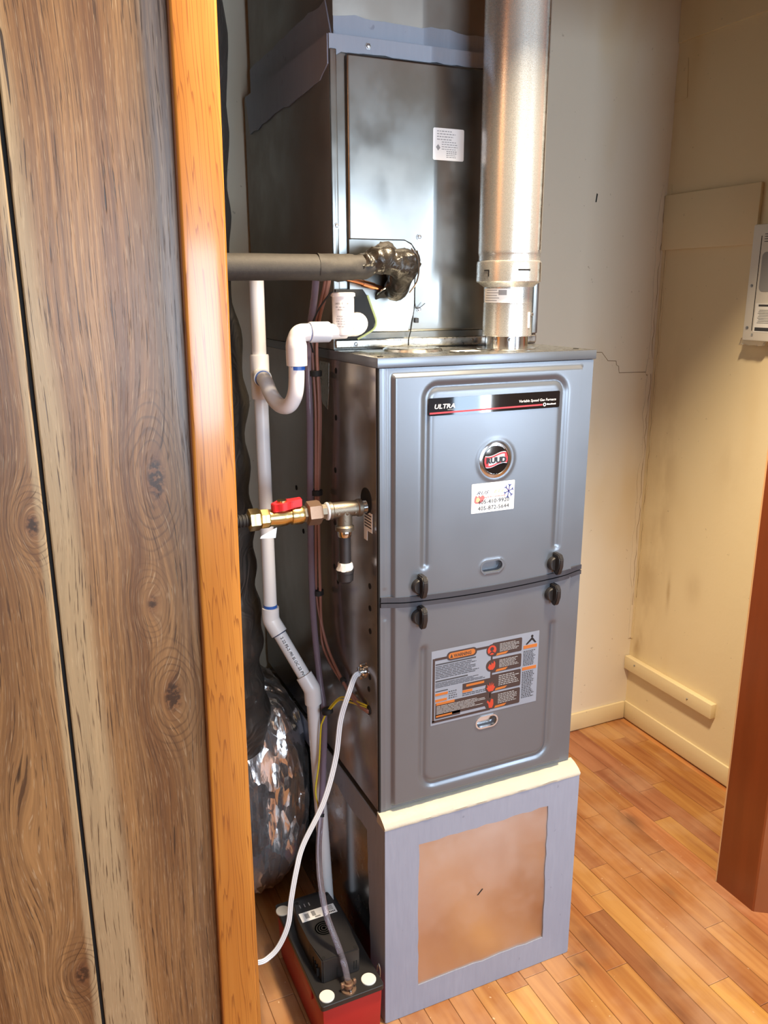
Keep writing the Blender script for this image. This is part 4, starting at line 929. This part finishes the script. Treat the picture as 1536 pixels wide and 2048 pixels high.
# ================================================================== CABLES AND HOSES
cbn = root('control_cables', (-.02, .24, .8), 'bundle of brown thermostat cables strapped along the furnace side', 'cable')
trunk = [(-.026, .150, 1.500), (-.021, .168, 1.455), (-.022, .215, 1.39), (-.022, .235, 1.34), (-.022, .226, 1.22), (-.022, .240, 1.08), (-.022, .247, .95), (-.021, .25, .84)]
tail = [(-.018, .245, .775), (-.014, .216, .725), (-.012, .15, .690), (-.010, .09, .672), (-.003, .046, .670), (.004, .043, .670)]
for i, (ox, oy) in enumerate(((0, -.006), (-.004, .001), (.004, .002))):
    wv = [(p[0] + ox * (1 if 0 < j else .5), p[1] + oy + .003 * math.sin(j * 1.7 + i * 2), p[2]) for j, p in enumerate(trunk)]
    tl = [(p[0] + ox * .3, p[1], p[2] + oy * .5) for p in tail]
    bm = B(); tube(bm, spline(wv + (tl if i < 2 else [(-.02, .245, .77), (-.018, .235, .72), (-.014, .16, .688), (-.004, .05, .668)]), 8), .0030, 9); finish('cable', bm, 'brown_cable', cbn)
for (y_, z_) in ((.232, 1.29), (.243, 1.055), (.25, .842)):
    bm = B(); lathe(bm, (-.023, y_, z_ - .0055), (0, 0, 1), [(0, .0105), (.0008, .0118), (.0105, .0118), (.0113, .0105)], 16); finish('cable_tie', bm, 'black_rubber', cbn)
bm = B(); lathe(bm, (-.0115, .14, .687), (0, .93, .35), [(0, .0055), (.0006, .0064), (.009, .0064), (.0096, .0055)], 14); finish('cable_tie', bm, 'black_rubber', cbn)
bm = B(); tube(bm, spline([(-.032, .110, 1.4385), (-.038, .115, 1.434), (-.047, .15, 1.405), (-.045, .2, 1.365), (-.030, .225, 1.33)], 6), .0016, 7); finish('switch_lead', bm, 'black_rubber', cbn)

hs = root('discharge_hose', (-.05, .15, .6), 'clear vinyl tube rising from the condensate pump beside white pipe', 'hose')
up_ = [(-.042, .160, 1.500), (-.036, .19, 1.44), (-.036, .236, 1.33), (-.036, .236, 1.2), (-.036, .245, 1.06), (-.036, .250, .9), (-.036, .243, .78), (-.036, .215, .66), (-.0375, .19, .594), (-.051, .168, .470), (-.066, .146, .395)]
bm = B(); tube(bm, spline(up_, 8), .0066, 14); finish('hose_upper', bm, 'cloudy_vinyl', hs)
lo_ = [(-.066, .146, .395), (-.0855, .108, .341), (-.099, .062, .300), (-.100, .03, .252), (-.0895, .0, .204), (-.0835, -.02, .170), (-.0845, -.040, .150)]
bm = B(); tube(bm, spline(lo_, 8), .0062, 16); finish('hose_lower', bm, 'clear_vinyl', hs)
bm = B(); tube(bm, [(-.0655, .1465, .397), (-.0672, .144, .3915)], .0076, 16); finish('hose_clip', bm, 'black_rubber', hs)

wc = root('power_cord', (-.05, .06, .7), 'flat white three strand cord looping from furnace side to floor', 'cord')
pth = [(-.012, .062, .741), (-.022, .058, .738), (-.036, .05, .716), (-.052, .058, .655), (-.063, .060, .573), (-.090, .058, .487), (-.134, .058, .405), (-.152, .050, .360), (-.168, .040, .304), (-.178, .032, .258), (-.197, .03, .219), (-.218, .03, .199), (-.243, .03, .195), (-.30, .04, .21), (-.40, .05, .26)]
S = spline(pth, 8)
for i in (-1, 0, 1):
    off = []
    for j, p in enumerate(S):
        d_ = (S[min(j + 1, len(S) - 1)] - S[max(j - 1, 0)]).normalized(); s_ = d_.cross(Vector((-.45, -.85, .25))).normalized(); off.append(p + s_ * .0033 * i)
    bm = B(); tube(bm, off, .00185, 8); finish('strand', bm, 'white_cable', wc)
bm = B(); lathe(bm, (.0, .0655, .742), (-1, 0, 0), [(0, .0135), (.004, .0135), (.0045, .010), (.010, .010), (.011, .0085)], 20)
for a in (0, 1.6, 3.1, 4.7): lathe(bm, (-.006, .0655 + .011 * math.cos(a), .742 + .011 * math.sin(a)), (-.3, math.cos(a), math.sin(a)), [(0, .003), (.004, .003), (.005, .0018)], 8)
finish('cable_clamp', bm, 'chrome', wc)
yw_ = root('yellow_wire', (-.01, .2, .6), 'thin yellow wire from furnace side looping down behind white cord', 'wire')
bm = B(); tube(bm, spline([(.003, .042, .676), (-.006, .06, .677), (-.012, .10, .668), (-.020, .14, .655), (-.034, .168, .620), (-.046, .176, .590), (-.050, .178, .57), (-.056, .176, .50), (-.068, .168, .44), (-.066, .160, .405), (-.07, .152, .375)], 7), .0018, 7); finish('wire_run', bm, 'yellow_wire', yw_)
bm = B(); tube(bm, spline([(.003, .043, .672), (-.008, .062, .672), (-.014, .10, .662), (-.022, .14, .650), (-.034, .166, .618)], 7), .0018, 7); finish('wire_run', bm, 'yellow_wire', yw_)
bm = B(); lathe(bm, (-.036, .171, .608), (-.2, .2, 1), [(0, .011), (.001, .012), (.009, .012), (.010, .011)], 16); finish('cable_tie', bm, 'black_rubber', yw_)

# ================================================================== CONDENSATE PUMP
cp = root('condensate_pump', (-.08, .085, 0), 'red condensate pump with black lid and motor on floor beside return box', 'pump')
px0, px1, py0, py1 = -.1475, -.0165, -.062, .235
bm = B(); box(bm, px0 + .004, px1 - .003, py0 + .004, py1 - .004, .001, .122, .003)
for v in bm.verts:
    if v.co.z < .06: v.co.x += (.004 if v.co.x < -.08 else -.004); v.co.y += (.003 if v.co.y < .08 else -.003)
tk = finish('tank', bm, 'red_plastic', cp)
bm = B(); box(bm, px0 + .0005, px0 + .0045, .00, .105, .094, .124, .001); finish('tank_lip', bm, 'red_plastic', cp)
bm = B(); prism(bm, rrect(px0, px1, py0, py1, .006, 4), 'z', .121, .1325); bmesh.ops.bevel(bm, geom=bm.edges[:], offset=.001, segments=1, affect='EDGES'); finish('lid', bm, 'black_plastic', cp)
hx0, hx1, hy0, hy1 = -.126, -.047, -.010, .168
bm = B(); prism(bm, [(hx0, hy0), (hx1, hy0), (hx1 + .004, .05), (hx1 + .005, .11), (hx1, hy1), (hx0, hy1), (hx0 - .007, .11), (hx0 - .006, .05)], 'z', .131, .1855)
bmesh.ops.bevel(bm, geom=bm.edges[:], offset=.0025, segments=2, affect='EDGES'); mh = finish('motor_housing', bm, 'black_plastic', cp)
for i in range(5):
    bm = B(); box(bm, hx0 - .0065 + .0005 * i, hx0 + .002, .004 + i * .008, .0065 + i * .008, .140, .158 + .002 * i); finish('vent_slot', bm, 'black_hole', mh, smooth=False)
for xx in (-.096, -.060, -.055):
    bm = B(); box(bm, xx, xx + .0025, hy0 - .0006, hy0 + .002, .140, .160); finish('vent_slot', bm, 'black_hole', mh, smooth=False)
for x, y in ((hx0 + .006, hy0 + .007), (hx1 - .006, hy0 + .007), (hx0 + .006, hy1 - .009), (hx1 - .006, hy1 - .009)):
    bm = B(); lathe(bm, (x, y, .1853), (0, 0, 1), [(0, .0038), (.0007, .0038), (.0008, .003), (.0003, .001)], 14); finish('screw_hole', bm, 'black_hole', mh)
bm = B()
for r in (.006, .011, .016, .021): lathe(bm, (-.092, .070, .1856), (0, 0, 1), [(0, r), (.0003, r), (.0003, r - .0022), (0, r - .0022)], 28)
finish('grille', bm, 'black_hole', mh, smooth=False)
bm = B(); box(bm, -.130 + .003, -.050, .1015, .1275, .1855, .1860); plb = finish('pump_label', bm, 'white_paper', mh, smooth=False)
bm = B()
for a, b, c_, d_ in ((-.117, -.108, .108, .122), (-.102, -.094, .110, .124), (-.098, -.086, .104, .108)): box(bm, a, b, c_, d_, .186, .1862)
for i in range(5): box(bm, -.068, -.055, .112 + i * .0028, .1135 + i * .0028, .186, .1862)
finish('printed_text', bm, 'ink_grey', plb, smooth=False)
bm = B(); [box(bm, -.0665 + .0035 * i, -.0642 + .0035 * i, .1045, .1085, .186, .1862) for i in range(4)]; finish('printed_text', bm, 'ink', plb, smooth=False)
for x, y in ((-.129, -.042), (-.040, -.038), (-.137, .209)):
    bm = B(); lathe(bm, (x, y, .1322), (0, 0, 1), [(0, .0148), (.0022, .0148), (.0030, .0140), (.0032, .001)], 32); finish('lid_plug', bm, 'white_plastic', cp)
bm = B(); lathe(bm, (-.0845, -.043, .1323), (0, 0, 1), [(0, .0155), (.003, .0150), (.0035, .0075), (.0085, .0075), (.009, .0098), (.0155, .0098), (.016, .0062), (.021, .0062)], 24)
for s_ in (-1, 1): box(bm, -.0845 + s_ * .0125 - .003, -.0845 + s_ * .0125 + .003, -.046, -.040, .1415, .152, .001)
finish('hose_barb', bm, 'bronze_iron', cp)
bm = B(); lathe(bm, (-.0845, -.0515, .136), (0, -1, .2), [(0, .0028), (.004, .0028), (.005, .0015)], 10); finish('screw', bm, 'steel_screw', cp)
for i, (x, y) in enumerate(((-.118, .142), (-.108, .142), (-.098, .142))):
    bm = B(); box(bm, x, x + .0018, y, y + .009, .1855, .1861); finish('switch_mark', bm, 'ink_grey', mh, smooth=False)
bm = B(); tube(bm, spline([(-.0145, -.018, .118), (-.0125, -.020, .140), (-.0135, -.028, .150), (-.013, -.033, .138), (-.0145, -.034, .122)], 5), .0016, 8); finish('wire_clip', bm, 'steel_screw', cp)

# ================================================================== DUCTS AT THE LEFT
vd = root('insulated_flex_duct', (-.25, .42, .6), 'dark foil wrapped flexible duct hanging behind the orange trim', 'duct')
P = spline([(-.238, .41, 2.445), (-.240, .41, 2.1), (-.234, .41, 1.75), (-.246, .41, 1.50), (-.230, .41, 1.25), (-.228, .41, 1.0), (-.219, .41, .8), (-.212, .42, .62), (-.20, .44, .45)], 14)
rad = [.112 + .0035 * math.sin(i * .9) + .003 * math.sin(i * .37) for i in range(len(P))]
bm = B(); tube(bm, P, rad, 64, .007, 14)
for v in bm.verts: v.co += Vector((v.co.x + .24, v.co.y - .41, 0)).normalized() * .004 * mnoise.noise(v.co * Vector((30, 30, 6)).length / 20)
finish('duct_jacket', bm, 'dark_foil', vd, ang=80)
fd = root('foil_duct', (-.15, .48, .01), 'crumpled silver foil wrapped duct boot on floor beside return box', 'duct')
bm = B(); bmesh.ops.create_uvsphere(bm, u_segments=128, v_segments=96, radius=1)
for v in bm.verts:
    n_ = v.co.normalized(); a = math.atan2(n_.y, n_.x)
    r = 1 + .05 * mnoise.noise(n_ * 2.2) +   .045 * mnoise.noise(Vector((a * 9, n_.z * 2.2, 0))) +   .028 * mnoise.noise(Vector((a * 22, n_.z * 5, 3))) - .03 * abs(mnoise.noise(n_ * 7))
    e_ = 1.0 / max((abs(n_.x) ** 3 + abs(n_.y) ** 3 + abs(n_.z) ** 2.6) ** (1 / 2.8), .3)
    v.co = Vector((-.150 + n_.x * e_ * .172 * r, .53 + n_.y * e_ * .185 * r, .275 + n_.z * e_ * .275 * r))
    v.co.x = min(v.co.x, -.0035); v.co.z = max(v.co.z, .004); v.co.y = min(v.co.y, .735)
finish('duct_jacket', bm, 'silver_foil', fd, ang=80)
